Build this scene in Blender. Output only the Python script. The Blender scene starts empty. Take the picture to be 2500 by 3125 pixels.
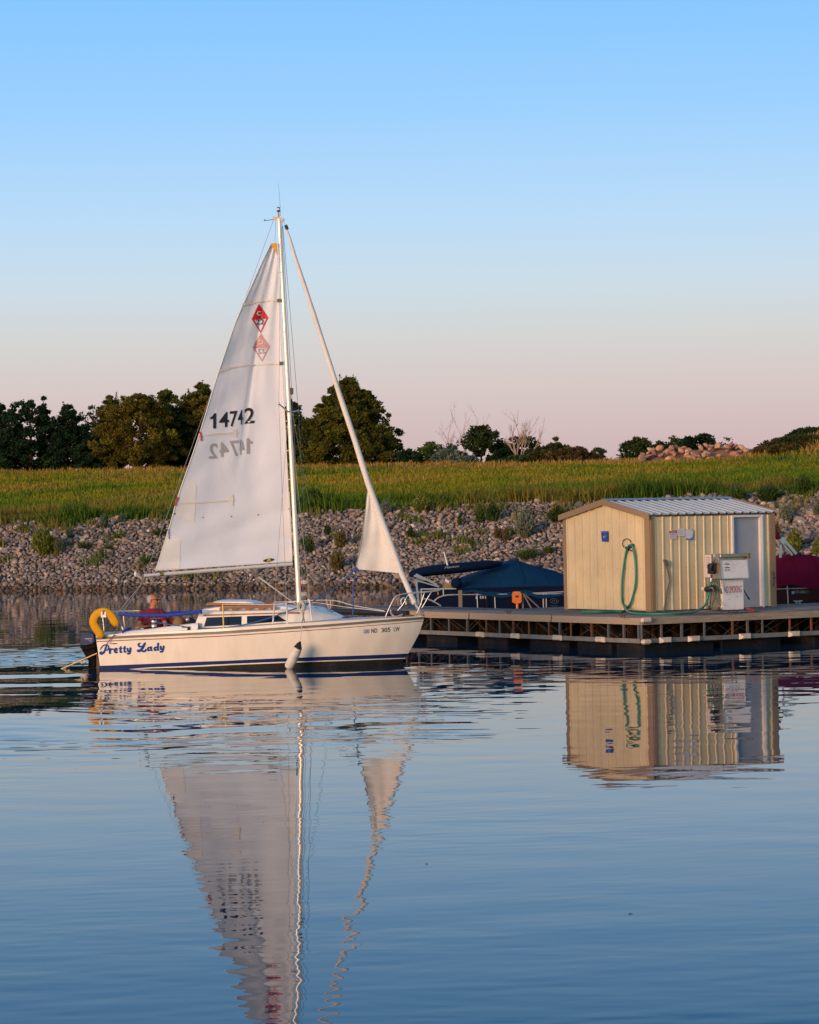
import bpy, math, random
import numpy as np
from mathutils import Vector, Matrix
random.seed(7)
RNG = np.random.default_rng(11)
S = bpy.context.scene
COL = S.collection
R = math.radians

# ------------------------------------------------------------------ camera
CF, CH = 8900.0, 2.95            # focal length in photo pixels, eye height above the water
ROLL, PITCH = R(1.09), R(0.119)
FW = Vector((0, math.cos(PITCH), math.sin(PITCH)))
U0 = Vector((0, -math.sin(PITCH), math.cos(PITCH)))
R0 = Vector((1, 0, 0))
RT = R0 * math.cos(ROLL) - U0 * math.sin(ROLL)
UP = U0 * math.cos(ROLL) + R0 * math.sin(ROLL)
EYE = Vector((0, 0, CH))
cam_d = bpy.data.cameras.new('camera')
cam = bpy.data.objects.new('camera', cam_d)
COL.objects.link(cam)
cam_d.sensor_fit = 'HORIZONTAL'
cam_d.sensor_width = 36
cam_d.lens = 36 * CF / 2500
cam_d.clip_start = 0.5
cam_d.clip_end = 9000
M = Matrix.Identity(4)
for i in range(3):
    M[i][0], M[i][1], M[i][2], M[i][3] = RT[i], UP[i], -FW[i], EYE[i]
cam.matrix_world = M
S.camera = cam

def ray(px, py):
    return RT * ((px - 1250) / CF) - UP * ((py - 1562.5) / CF) + FW
def at(px, py, Y):
    d = ray(px, py)
    return EYE + d * (Y / d.y)
def onz(px, py, z):
    d = ray(px, py)
    return EYE + d * ((z - CH) / d.z)
def project(p):
    v = Vector(p) - EYE
    k = CF / v.dot(FW)
    return 1250 + v.dot(RT) * k, 1562.5 - v.dot(UP) * k

class Frame:
    """local axes of a thing: turns points read off the photograph into its own metres"""
    def __init__(s, loc, rz):
        s.M = Matrix.Translation(Vector(loc)) @ Matrix.Rotation(rz, 4, 'Z')
        s.I = s.M.inverted()
        s.e = s.I @ EYE
    def hit(s, px, py, n, c):
        d = s.I.to_3x3() @ ray(px, py)
        n = Vector(n)
        return s.e + d * ((c - n.dot(s.e)) / n.dot(d))
    def y(s, px, py, c): return s.hit(px, py, (0, 1, 0), c)
    def x(s, px, py, c): return s.hit(px, py, (1, 0, 0), c)
    def z(s, px, py, c): return s.hit(px, py, (0, 0, 1), c)

# ------------------------------------------------------------------ materials
def nodes(m):
    m.use_nodes = True
    nt = m.node_tree
    return nt, nt.nodes, nt.links, nt.nodes['Principled BSDF']
MATS = {}
def mat(name, col, rough=0.5, metal=0.0, var=0.0, vscale=6.0, bump=0.0, bscale=30.0, spec=0.5, stretch=(1, 1, 1), coat=0.0, attr=None, dirt=None, dscale=3.0, damt=0.4):
    if name in MATS: return MATS[name]
    m = bpy.data.materials.new(name); MATS[name] = m
    nt, N, L, b = nodes(m)
    b.inputs['Roughness'].default_value = rough
    b.inputs['Metallic'].default_value = metal
    b.inputs['Specular IOR Level'].default_value = spec
    b.inputs['Coat Weight'].default_value = coat
    src = None
    if attr:
        a = N.new('ShaderNodeAttribute'); a.attribute_name = attr
        src = a.outputs['Color']
    else:
        b.inputs['Base Color'].default_value = (*col, 1)
    if var or bump or dirt:
        tc = N.new('ShaderNodeTexCoord'); mp = N.new('ShaderNodeMapping')
        mp.inputs['Scale'].default_value = stretch
        L.new(tc.outputs['Object'], mp.inputs['Vector'])
    if var:
        n = N.new('ShaderNodeTexNoise'); n.inputs['Scale'].default_value = vscale; n.inputs['Detail'].default_value = 5
        L.new(mp.outputs['Vector'], n.inputs['Vector'])
        mr = N.new('ShaderNodeMapRange'); mr.inputs[1].default_value = .25; mr.inputs[2].default_value = .75
        mr.inputs[3].default_value = 1 - var; mr.inputs[4].default_value = 1 + var
        L.new(n.outputs['Fac'], mr.inputs[0])
        mx = N.new('ShaderNodeVectorMath'); mx.operation = 'SCALE'
        if src: L.new(src, mx.inputs[0])
        else: mx.inputs[0].default_value = col
        L.new(mr.outputs[0], mx.inputs['Scale'])
        src = mx.outputs[0]
    if dirt:
        n = N.new('ShaderNodeTexNoise'); n.inputs['Scale'].default_value = dscale; n.inputs['Detail'].default_value = 7; n.inputs['Roughness'].default_value = .65
        L.new(mp.outputs['Vector'], n.inputs['Vector'])
        mr = N.new('ShaderNodeMapRange'); mr.inputs[1].default_value = .48; mr.inputs[2].default_value = .72
        mr.inputs[3].default_value = 0; mr.inputs[4].default_value = damt
        L.new(n.outputs['Fac'], mr.inputs[0])
        mx = N.new('ShaderNodeMix'); mx.data_type = 'RGBA'
        if src: L.new(src, mx.inputs[6])
        else: mx.inputs[6].default_value = (*col, 1)
        mx.inputs[7].default_value = (*dirt, 1)
        L.new(mr.outputs[0], mx.inputs[0])
        src = mx.outputs[2]
    if src: L.new(src, b.inputs['Base Color'])
    if bump:
        n = N.new('ShaderNodeTexNoise'); n.inputs['Scale'].default_value = bscale; n.inputs['Detail'].default_value = 4
        L.new(mp.outputs['Vector'], n.inputs['Vector'])
        bp = N.new('ShaderNodeBump'); bp.inputs['Strength'].default_value = 1; bp.inputs['Distance'].default_value = bump
        L.new(n.outputs['Fac'], bp.inputs['Height']); L.new(bp.outputs[0], b.inputs['Normal'])
    return m

# ------------------------------------------------------------------ mesh building
class MB:
    def __init__(s): s.v = []; s.f = []; s.m = []
    def add(s, vs, fs, mi=0):
        o = len(s.v); s.v += [tuple(p) for p in vs]
        for f in fs: s.f.append(tuple(i + o for i in f)); s.m.append(mi)
        return s
    def box(s, lo, hi, mi=0, T=None, bev=0.0):
        (a, b, c), (d, e, g) = lo, hi
        if bev:
            k = bev
            vs = []
            for z in (c, c + k, g - k, g):
                ins = k if z in (c, g) else 0
                x0, x1, y0, y1 = a + ins, d - ins, b + ins, e - ins
                q = k if not ins else k * .6
                vs += [(x0 + q, y0, z), (x1 - q, y0, z), (x1, y0 + q, z), (x1, y1 - q, z), (x1 - q, y1, z), (x0 + q, y1, z), (x0, y1 - q, z), (x0, y0 + q, z)]
            fs = [tuple(range(7, -1, -1)), tuple(range(24, 32))]
            for l in range(3):
                for i in range(8):
                    j = (i + 1) % 8
                    fs.append((l * 8 + i, l * 8 + j, l * 8 + 8 + j, l * 8 + 8 + i))
        else:
            vs = [(a, b, c), (d, b, c), (d, e, c), (a, e, c), (a, b, g), (d, b, g), (d, e, g), (a, e, g)]
            fs = [(0, 3, 2, 1), (4, 5, 6, 7), (0, 1, 5, 4), (1, 2, 6, 5), (2, 3, 7, 6), (3, 0, 4, 7)]
        if T is not None: vs = [tuple(T @ Vector(p)) for p in vs]
        return s.add(vs, fs, mi)
    def tube(s, pts, r, n=8, mi=0, cap=True, flat=None):
        pts = [Vector(p) for p in pts]
        rs = r if isinstance(r, (list, tuple)) else [r] * len(pts)
        vs = []; prev = None
        for i, p in enumerate(pts):
            t = (pts[min(i + 1, len(pts) - 1)] - pts[max(i - 1, 0)])
            t = t.normalized() if t.length > 1e-9 else Vector((0, 0, 1))
            if prev is None:
                a = t.orthogonal().normalized()
            else:
                a = (prev - t * prev.dot(t))
                a = a.normalized() if a.length > 1e-6 else t.orthogonal().normalized()
            prev = a; b = t.cross(a)
            for k in range(n):
                w = 2 * math.pi * k / n
                q = a * math.cos(w) * rs[i] + b * math.sin(w) * rs[i]
                if flat: q = Vector((q.x * flat[0], q.y * flat[1], q.z * flat[2]))
                vs.append(p + q)
        fs = []
        for i in range(len(pts) - 1):
            for k in range(n):
                fs.append((i * n + k, i * n + (k + 1) % n, (i + 1) * n + (k + 1) % n, (i + 1) * n + k))
        if cap:
            fs.append(tuple(range(n - 1, -1, -1))); fs.append(tuple((len(pts) - 1) * n + k for k in range(n)))
        return s.add(vs, fs, mi)
    def bar(s, a, b, w, h, mi=0, up=(0, 0, 1)):
        """a square-section bar from a to b"""
        a, b = Vector(a), Vector(b); t = (b - a).normalized()
        u = Vector(up); x = t.cross(u)
        if x.length < 1e-4: x = t.orthogonal()
        x.normalize(); y = x.cross(t)
        vs = []
        for p in (a, b):
            for sx, sy in ((-1, -1), (1, -1), (1, 1), (-1, 1)):
                vs.append(p + x * sx * w / 2 + y * sy * h / 2)
        return s.add(vs, [(3, 2, 1, 0), (4, 5, 6, 7), (0, 1, 5, 4), (1, 2, 6, 5), (2, 3, 7, 6), (3, 0, 4, 7)], mi)
    def lathe(s, prof, c=(0, 0, 0), n=16, mi=0, T=None):
        vs = []; fs = []
        for r, z in prof:
            for k in range(n):
                w = 2 * math.pi * k / n
                p = Vector((r * math.cos(w), r * math.sin(w), z))
                p = (T @ p) if T is not None else p
                vs.append(p + Vector(c))
        for i in range(len(prof) - 1):
            for k in range(n):
                fs.append((i * n + k, i * n + (k + 1) % n, (i + 1) * n + (k + 1) % n, (i + 1) * n + k))
        fs.append(tuple(range(n - 1, -1, -1))); fs.append(tuple((len(prof) - 1) * n + k for k in range(n)))
        return s.add(vs, fs, mi)
    def prism(s, poly, d, mi=0):
        """a flat outline given its thickness: poly of 3-D points, d the extrusion vector"""
        n = len(poly); d = Vector(d)
        vs = [Vector(p) for p in poly] + [Vector(p) + d for p in poly]
        fs = [tuple(range(n - 1, -1, -1)), tuple(range(n, 2 * n))]
        for i in range(n): fs.append((i, (i + 1) % n, n + (i + 1) % n, n + i))
        return s.add(vs, fs, mi)
    def grid(s, P, mi=0, closed=False, flip=False):
        """P[i][j] rows of points"""
        h, w = len(P), len(P[0]); o = len(s.v)
        for r in P: s.v += [tuple(p) for p in r]
        for i in range(h - 1):
            for j in range(w if closed else w - 1):
                k = (j + 1) % w
                f = (o + i * w + j, o + i * w + k, o + (i + 1) * w + k, o + (i + 1) * w + j)
                s.f.append(f[::-1] if flip else f)
                s.m.append(mi(i, j) if callable(mi) else mi)
        return s
    def build(s, name, mats, parent=None, smooth=False, label=None, ang=None):
        me = bpy.data.meshes.new(name)
        me.from_pydata(s.v, [], s.f)
        if not isinstance(mats, (list, tuple)): mats = [mats]
        for m in mats: me.materials.append(m)
        if len(mats) > 1: me.polygons.foreach_set('material_index', s.m)
        o = bpy.data.objects.new(name, me); COL.objects.link(o)
        if smooth: me.polygons.foreach_set('use_smooth', [True] * len(me.polygons))
        if smooth and ang: 
            me.update(); me.set_sharp_from_angle(angle=R(ang))
        me.update()
        if parent: o.parent = parent
        if label: o['label'] = label
        return o

def np_mesh(name, V, F, mats, parent=None, col=None, smooth=False):
    """V (n,3), F (m,k) arrays; col (n,3) per-vertex colour"""
    me = bpy.data.meshes.new(name)
    V = np.asarray(V, np.float32); F = np.asarray(F, np.int32); k = F.shape[1]
    me.vertices.add(len(V)); me.vertices.foreach_set('co', V.ravel())
    me.loops.add(F.size); me.loops.foreach_set('vertex_index', F.ravel())
    me.polygons.add(len(F)); me.polygons.foreach_set('loop_start', np.arange(0, F.size, k, dtype=np.int32))
    if smooth: me.polygons.foreach_set('use_smooth', np.ones(len(F), bool))
    me.update(calc_edges=True)
    if col is not None:
        a = me.color_attributes.new('col', 'FLOAT_COLOR', 'POINT')
        c = np.ones((len(V), 4), np.float32); c[:, :3] = col
        a.data.foreach_set('color', c.ravel())
    for m in (mats if isinstance(mats, (list, tuple)) else [mats]): me.materials.append(m)
    o = bpy.data.objects.new(name, me); COL.objects.link(o)
    if parent: o.parent = parent
    return o

def tag(o, label=None, cat=None, group=None, kind=None):
    if label: o['label'] = label
    if cat: o['category'] = cat
    if group: o['group'] = group
    if kind: o['kind'] = kind
    return o
def thing(name, label, cat, loc=(0, 0, 0), rz=0.0, group=None):
    o = bpy.data.objects.new(name, None); COL.objects.link(o)
    o.location = loc; o.rotation_euler = (0, 0, rz); o.empty_display_size = .3
    return tag(o, label, cat, group)

def text_geo(txt, bold=0.0, shear=0.0):
    cu = bpy.data.curves.new('t', 'FONT'); cu.body = txt; cu.size = 1; cu.offset = bold; cu.shear = shear; cu.resolution_u = 4
    o = bpy.data.objects.new('t', cu); COL.objects.link(o)
    dg = bpy.context.evaluated_depsgraph_get()
    e = o.evaluated_get(dg); me = e.to_mesh()
    v = [(p.co.x, p.co.y) for p in me.vertices]; f = [tuple(p.vertices) for p in me.polygons]
    e.to_mesh_clear(); bpy.data.objects.remove(o); bpy.data.curves.remove(cu)
    x0 = min(p[0] for p in v); x1 = max(p[0] for p in v); y0 = min(p[1] for p in v); y1 = max(p[1] for p in v)
    return [((a - x0) / (x1 - x0), (b - y0) / (y1 - y0)) for a, b in v], f
def text_mb(mb, txt, place, bold=0.0, shear=0.0, mirror=False, mi=0):
    """place(u, v) maps the text's unit box onto a surface"""
    v, f = text_geo(txt, bold, shear)
    if mirror: v = [(1 - a, b) for a, b in v]; f = [q[::-1] for q in f]
    mb.add([place(a, b) for a, b in v], f, mi)
    return mb
def quad_place(a, b, c, d, off=(0, 0, 0)):
    """bilinear map: a lower left, b lower right, c upper right, d upper left"""
    a, b, c, d, off = map(Vector, (a, b, c, d, off))
    return lambda u, v: (a * (1 - u) + b * u) * (1 - v) + (d * (1 - u) + c * u) * v + off
def lerp_path(pts, n=6):
    """smooth a polyline (Catmull-Rom)"""
    P = [Vector(p) for p in pts]; out = []
    for i in range(len(P) - 1):
        p0, p1, p2, p3 = P[max(i - 1, 0)], P[i], P[i + 1], P[min(i + 2, len(P) - 1)]
        for k in range(n):
            t = k / n
            out.append(.5 * ((2 * p1) + (p2 - p0) * t + (2 * p0 - 5 * p1 + 4 * p2 - p3) * t * t + (3 * p1 - p0 - 3 * p2 + p3) * t ** 3))
    out.append(P[-1]); return out
def interp(x, xs, ys): return float(np.interp(x, xs, ys))

# value noise on arrays
_PERM = RNG.random((256, 256))
def vnoise(x, y):
    xi = np.floor(x).astype(int); yi = np.floor(y).astype(int); fx = x - xi; fy = y - yi
    fx = fx * fx * (3 - 2 * fx); fy = fy * fy * (3 - 2 * fy)
    g = lambda a, b: _PERM[a & 255, b & 255]
    return (g(xi, yi) * (1 - fx) + g(xi + 1, yi) * fx) * (1 - fy) + (g(xi, yi + 1) * (1 - fx) + g(xi + 1, yi + 1) * fx) * fy
def fbm(x, y, o=4):
    s = 0; a = .5; t = 0
    for k in range(o): s = s + a * vnoise(x * 2 ** k + 17 * k, y * 2 ** k + 31 * k); t += a; a *= .5
    return s / t
def sstep(a, b, x):
    t = np.clip((x - a) / (b - a), 0, 1); return t * t * (3 - 2 * t)
# ------------------------------------------------------------------ sky and sun
SUN_AZ, SUN_EL = R(38), R(7)      # low sun behind the camera, to its left
w = bpy.data.worlds.new('World'); S.world = w; w.use_nodes = True
nt = w.node_tree; N = nt.nodes; L = nt.links
bg = N['Background']; bg.inputs['Strength'].default_value = 1.0
sky = N.new('ShaderNodeTexSky'); sky.sky_type = 'NISHITA'; sky.sun_disc = False
sky.sun_elevation = SUN_EL; sky.sun_rotation = math.pi + SUN_AZ
sky.air_density = 1.2; sky.dust_density = 0.3; sky.ozone_density = 3.0
sc = N.new('ShaderNodeVectorMath'); sc.operation = 'SCALE'; sc.inputs['Scale'].default_value = 0.30
L.new(sky.outputs[0], sc.inputs[0])
tc = N.new('ShaderNodeTexCoord'); sep = N.new('ShaderNodeSeparateXYZ'); L.new(tc.outputs['Generated'], sep.inputs[0])
# the twilight bands low over the eastern horizon, by height above it
mr = N.new('ShaderNodeMapRange'); mr.inputs[1].default_value = 0.0; mr.inputs[2].default_value = 0.25
L.new(sep.outputs['Z'], mr.inputs[0])
rp = N.new('ShaderNodeValToRGB'); L.new(mr.outputs[0], rp.inputs[0])
def lin(r, g, b): return tuple(((c / 255 + .055) / 1.055) ** 2.4 if c > 10 else c / 255 / 12.92 for c in (r, g, b))
bands = [(0.0, (194, 162, 170)), (0.022, (208, 182, 183)), (0.045, (215, 201, 198)), (0.062, (213, 213, 211)), (0.08, (204, 221, 232)),
         (0.103, (187, 220, 248)), (0.14, (157, 209, 255)), (0.175, (136, 199, 255)), (0.195, (104, 172, 238)), (0.25, (66, 134, 212))]
el = rp.color_ramp.elements
while len(el) < len(bands): el.new(0.5)
for e, (z, c) in zip(el, bands):
    e.position = z / 0.25; e.color = (*lin(*c), 1)
f1 = N.new('ShaderNodeMapRange'); f1.interpolation_type = 'SMOOTHSTEP'
f1.inputs[1].default_value = .2; f1.inputs[2].default_value = .5; f1.inputs[3].default_value = 1; f1.inputs[4].default_value = 0
L.new(sep.outputs['Z'], f1.inputs[0])
f2 = N.new('ShaderNodeMapRange'); f2.interpolation_type = 'SMOOTHSTEP'
f2.inputs[1].default_value = -.3; f2.inputs[2].default_value = .4
L.new(sep.outputs['Y'], f2.inputs[0])
fm = N.new('ShaderNodeMath'); fm.operation = 'MULTIPLY'; L.new(f1.outputs[0], fm.inputs[0]); L.new(f2.outputs[0], fm.inputs[1])
mx = N.new('ShaderNodeMix'); mx.data_type = 'RGBA'
L.new(fm.outputs[0], mx.inputs[0]); L.new(sc.outputs[0], mx.inputs[6]); L.new(rp.outputs[0], mx.inputs[7])
L.new(mx.outputs[2], bg.inputs['Color'])
sd = bpy.data.lights.new('sun', 'SUN'); so = bpy.data.objects.new('sun', sd); COL.objects.link(so)
sd.energy = 3.5; sd.angle = R(22); sd.color = (1.0, .60, .36)
sv = Vector((-math.sin(SUN_AZ) * math.cos(SUN_EL), -math.cos(SUN_AZ) * math.cos(SUN_EL), math.sin(SUN_EL)))
so.rotation_euler = sv.to_track_quat('Z', 'Y').to_euler()
so.location = (-40, -40, 30)
S.view_settings.view_transform = 'Standard'; S.view_settings.look = 'None'
S.view_settings.exposure = 0; S.view_settings.gamma = 1
S.cycles.max_bounces = 6; S.cycles.diffuse_bounces = 3; S.cycles.glossy_bounces = 4
S.cycles.transparent_max_bounces = 8
S.cycles.caustics_reflective = False; S.cycles.caustics_refractive = False
S.cycles.use_denoising = True
S.cycles.sample_clamp_indirect = 4

# ------------------------------------------------------------------ far bank: one sheet of ground
def shore(x): return 124 - .43 * np.asarray(x) + .35 * np.sin(np.asarray(x) * .6) * .6
def run(x): return 9.4 + .05 * (np.asarray(x) + 15)
CREST = 255.0
def height(x, y):
    x = np.asarray(x, float); y = np.asarray(y, float)
    t = y - shore(x); r = run(x)
    rock = .335 * t
    zt = .335 * r
    u = np.clip((t - r) / (CREST - shore(x) - r), 0, 1)
    z = np.where(t < r, np.maximum(rock, -2.5), zt + (7.45 - zt) * u)
    z = z + np.where(y > CREST, -(y - CREST) * .012, 0)
    g = sstep(0, 6, t - r)
    z = z + g * .3 * (fbm(x * .12 + 5, y * .05 + 3, 3) - .5)
    # a mound at the right end of the crest
    z = z + 2.0 * np.exp(-((x - 34.5) / 6.0) ** 2 - ((y - 236) / 17) ** 2)
    return z
xs = np.concatenate([np.linspace(-2500, -70, 12, endpoint=False), np.linspace(-70, 70, 141), np.linspace(90, 2500, 12)])
ys = np.concatenate([np.linspace(-30, 100, 10, endpoint=False), np.linspace(100, 160, 90, endpoint=False), np.linspace(160, 300, 70), np.linspace(330, 4000, 14)])
GX, GY = np.meshgrid(xs, ys)
GZ = height(GX, GY)
GZ = np.where(GY > 300, np.maximum(GZ, 3.0), GZ)
nx, ny = len(xs), len(ys)
V = np.stack([GX.ravel(), GY.ravel(), GZ.ravel()], 1)
ii = (np.arange(ny - 1)[:, None] * nx + np.arange(nx - 1)[None]).ravel()
Fq = np.stack([ii, ii + 1, ii + nx + 1, ii + nx], 1)
t = (GY - shore(GX) - run(GX)).ravel()
c = np.where((t < 0)[:, None], np.array([.045, .040, .036]), np.array([.060, .075, .016]))
gm = mat('ground_soil', (.1, .1, .1), .95, attr='col', var=.35, vscale=.6, bump=.05, bscale=3, spec=.15)
tag(np_mesh('ground', V, Fq, gm, col=c, smooth=True), kind='structure')

# ------------------------------------------------------------------ water: real waves in the mesh
wx = np.concatenate([np.linspace(-1500, -40, 14, endpoint=False), np.linspace(-40, -9, 110, endpoint=False), np.linspace(-9, 9, 300, endpoint=False), np.linspace(9, 40, 110), np.linspace(60, 1500, 14)])
wy = np.concatenate([np.linspace(-600, 13, 14, endpoint=False), np.arange(13, 30, .032), np.arange(30, 46, .05), np.arange(46, 72, .08), np.arange(72, 132, .2), [140, 170]])
WX, WY = np.meshgrid(wx, wy)
WX = WX.astype(np.float64)
def waves(n, l0, l1, spread, main, seed):
    """sum of n small wave trains of unit slope"""
    g = np.random.default_rng(seed); z = np.zeros_like(WX)
    warp = 1.6 * (fbm(WX * .35 + seed, WY * .35 + 7, 2) - .5)
    for i in range(n):
        lam = math.exp(g.uniform(math.log(l0), math.log(l1))); a = main + g.normal() * spread
        k = 2 * math.pi / lam
        z += np.sin(k * (WX * math.cos(a) + WY * math.sin(a)) + g.uniform(0, 6.28) + warp * g.uniform(1, 3)) / k
    return z * math.sqrt(2.0 / n)
fx = fbm(WX * .16 + 3, WY * .11 + 9, 3)
fine = waves(26, .30, .9, .9, 1.35, 1)
mid = waves(16, .8, 2.6, .6, 1.5, 2)
tiny = waves(30, .12, .34, 1.1, 1.4, 3)
edge = fbm(WX * .22 + 40, WY * .5 + 2, 3)
# where the breeze and the boat's passing have ruffled the lake
band = sstep(33.5, 38.5, WY + 5 * (edge - .5) - np.clip(WX + 2, 0, 5) * .5) * (1 - sstep(47.5, 52, WY + 4 * (edge - .5))) * (1 - .85 * sstep(.3, 2.2, WX))
band = band * (1 - (1 - sstep(-6.4, -4.2, WX)) * sstep(40.5, 45, WY))
band2 = sstep(50.5, 53, WY + 3 * (edge - .5)) * (1 - sstep(58, 60, WY)) * sstep(-.5, 1.0, WX) * (1 - sstep(5, 12, WX))
left = sstep(-4.2, -5.5, WX) if False else (1 - sstep(-6.0, -4.6, WX))
far_wake = (1 - sstep(-7.2, -5.6, WX)) * sstep(59.5, 63, WY) * (1 - sstep(66, 74, WY + 3 * (edge - .5))) 
near_wake = left * sstep(48, 52, WY) * (1 - sstep(57.5, 60, WY))
streak = sstep(.42, .62, fbm(WX * .10 + 11, WY * .9 + 4, 3))
patchy = .55 + .9 * sstep(.4, .65, fx)
a_t = .0024 * patchy * (1 - sstep(30, 46, WY)) + .002 * band
a_f = (.0013 + .0012 * sstep(.5, .7, fx)) * patchy + .0135 * band * (.15 + .85 * streak) + .008 * band2 * (.2 + .8 * streak) + .060 * far_wake * (.3 + fx) + ( .003 * near_wake * streak) + .004 * sstep(62, 90, WY)
a_m = .0020 + .0062 * band + .005 * band2 + .014 * far_wake + .002 * near_wake
WZ = fine * a_f + mid * a_m + tiny * a_t
WZ += .090 * np.exp(-((WY - 44.2) / 5.0) ** 2) * (1 - sstep(-6.4, -3.6, WX))     # low swells of the wake
WZ += .012 * near_wake * np.sin((WY + .10 * WX) * 1.9) * .6
sh = sstep(0, 30, np.abs(WX) - 40)
WZ = WZ * (1 - sh) * (1 - sstep(125, 132, WY)) * sstep(12, 15, WY)
V = np.stack([WX.ravel(), WY.ravel(), WZ.ravel()], 1)
nx, ny = len(wx), len(wy)
ii = (np.arange(ny - 1)[:, None] * nx + np.arange(nx - 1)[None]).ravel()
Fq = np.stack([ii, ii + 1, ii + nx + 1, ii + nx], 1)
wm = bpy.data.materials.new('lake_water'); nt, N, L, b = nodes(wm)
b.inputs['Base Color'].default_value = (.001, .032, .062, 1); b.inputs['Roughness'].default_value = .012
b.inputs['IOR'].default_value = 1.14
tag(np_mesh('water', V, Fq, wm, smooth=True), kind='structure')

# ------------------------------------------------------------------ rocks
def ico():
    p = (1 + 5 ** .5) / 2
    v = np.array([(-1, p, 0), (1, p, 0), (-1, -p, 0), (1, -p, 0), (0, -1, p), (0, 1, p), (0, -1, -p), (0, 1, -p), (p, 0, -1), (p, 0, 1), (-p, 0, -1), (-p, 0, 1)], float)
    v /= np.linalg.norm(v[0])
    f = [(0, 11, 5), (0, 5, 1), (0, 1, 7), (0, 7, 10), (0, 10, 11), (1, 5, 9), (5, 11, 4), (11, 10, 2), (10, 7, 6), (7, 1, 8), (3, 9, 4), (3, 4, 2), (3, 2, 6), (3, 6, 8), (3, 8, 9), (4, 9, 5), (2, 4, 11), (6, 2, 10), (8, 6, 7), (9, 8, 1)]
    vs = [tuple(q) for q in v]; cache = {}
    def md(a, b):
        k = (min(a, b), max(a, b))
        if k not in cache:
            q = (np.array(vs[a]) + np.array(vs[b])); q /= np.linalg.norm(q); cache[k] = len(vs); vs.append(tuple(q))
        return cache[k]
    nf = []
    for a, b_, c_ in f:
        x, y, z = md(a, b_), md(b_, c_), md(c_, a); nf += [(a, x, z), (b_, y, x), (c_, z, y), (x, y, z)]
    return np.array(vs), np.array(nf)
ICO_V, ICO_F = ico()
PAL = np.array([(.22, .170, .150), (.27, .21, .18), (.19, .155, .155), (.30, .225, .175), (.155, .125, .115), (.35, .265, .21), (.24, .175, .14), (.38, .245, .155), (.46, .40, .34), (.32, .155, .075), (.12, .105, .105), (.26, .225, .18)])
PAL = (PAL * .76 + PAL.mean(axis=1, keepdims=True) * .24) * np.array([1.10, 1.05, 1.02])
PALP = np.array([.16, .14, .15, .11, .11, .08, .08, .04, .03, .02, .05, .03]); PALP /= PALP.sum()
def rock_geo(n, size, g, cut=7):
    """n stones at once: (n, 42, 3) points"""
    v = np.repeat(ICO_V[None], n, 0)
    for k in range(cut):                     # flattened facets
        d = g.normal(size=(n, 3)); d /= np.linalg.norm(d, axis=1)[:, None]
        lim = g.uniform(.40, .85, n)[:, None]; s_ = np.einsum('nij,nj->ni', v, d)
        v = v - np.maximum(s_ - lim, 0)[:, :, None] * d[:, None, :]
    v = v + g.normal(size=v.shape) * .03
    v = v * np.stack([np.ones(n) * 1.12, g.uniform(.7, 1.05, n), g.uniform(.5, .8, n)], 1)[:, None, :]
    a, b_, c_ = g.uniform(0, 6.28, n), g.normal(size=n) * .4, g.normal(size=n) * .4
    x, y, z = v[..., 0], v[..., 1], v[..., 2]
    ca, sa = np.cos(c_)[:, None], np.sin(c_)[:, None]; x, z = x * ca + z * sa, z * ca - x * sa
    ca, sa = np.cos(b_)[:, None], np.sin(b_)[:, None]; y, z = y * ca - z * sa, z * ca + y * sa
    ca, sa = np.cos(a)[:, None], np.sin(a)[:, None]; x, y = x * ca - y * sa, y * ca + x * sa
    return np.stack([x, y, z], 2) * np.asarray(size).reshape(-1, 1, 1)
rm = mat('fieldstone', (.2, .2, .2), .85, attr='col', var=.25, vscale=9, spec=.25)
g = np.random.default_rng(5)
SPC = .165
gx_, gt_ = np.meshgrid(np.arange(-36, 32, SPC), np.arange(-.9, 12.2, SPC))
rx = (gx_ + g.uniform(-.085, .085, gx_.shape)).ravel(); rt = (gt_ + g.uniform(-.085, .085, gx_.shape)).ravel()
ok = rt < run(rx) + .35; rx, rt = rx[ok], rt[ok]
nR = len(rx)
rs_ = np.clip(np.exp(g.normal(size=nR) * .30) * .098, .055, .24) * (1 + .30 * sstep(6, 14, rx))
ry = shore(rx) + rt; rz_ = height(rx, ry) + rs_ * g.uniform(-.05, .45, nR)
rc = PAL[g.choice(len(PAL), size=nR, p=PALP)] * g.uniform(.65, 1.2, nR)[:, None]
rc = np.where((rt < .45)[:, None], rc * np.array([.60, .52, .40]), rc)
pxy = np.array([project((a, b_, c_)) for a, b_, c_ in zip(rx, ry, rz_)])
def seen(px, py):
    if not (15 < px < 2485): return False
    if 1690 < px < 2385: return False                    # behind the fuel shed
    if 470 < px < 900 and py > 1740 - (px - 470) * 4 and py < 1745: return False    # behind the mainsail
    if px > 1240 and py > 1700: return False             # behind the covered boats
    return True
order = sorted([i for i in range(nR) if seen(*pxy[i]) and rz_[i] > .12], key=lambda i: -rs_[i] / ry[i])[:300]
geo = rock_geo(nR, rs_, g)
keep = np.ones(nR, bool); keep[order] = False
for i in order:
    o = np_mesh('rock', geo[i], ICO_F, rm, col=np.tile(rc[i], (42, 1)))
    o.location = (rx[i], ry[i], rz_[i])
    tag(o, 'one of the larger fieldstones in the stony bank above the waterline', 'rock', 'larger stones of the rock bank')
gk = geo[keep] + np.stack([rx, ry, rz_], 1)[keep][:, None, :]
nk_ = len(gk)
Fk = (ICO_F[None] + (np.arange(nk_) * 42)[:, None, None]).reshape(-1, 3)
tag(np_mesh('riprap', gk.reshape(-1, 3), Fk, rm, col=np.repeat(rc[keep], 42, axis=0)), 'bank of small grey and tan stones along the far shore', 'rocks', kind='stuff')

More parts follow.
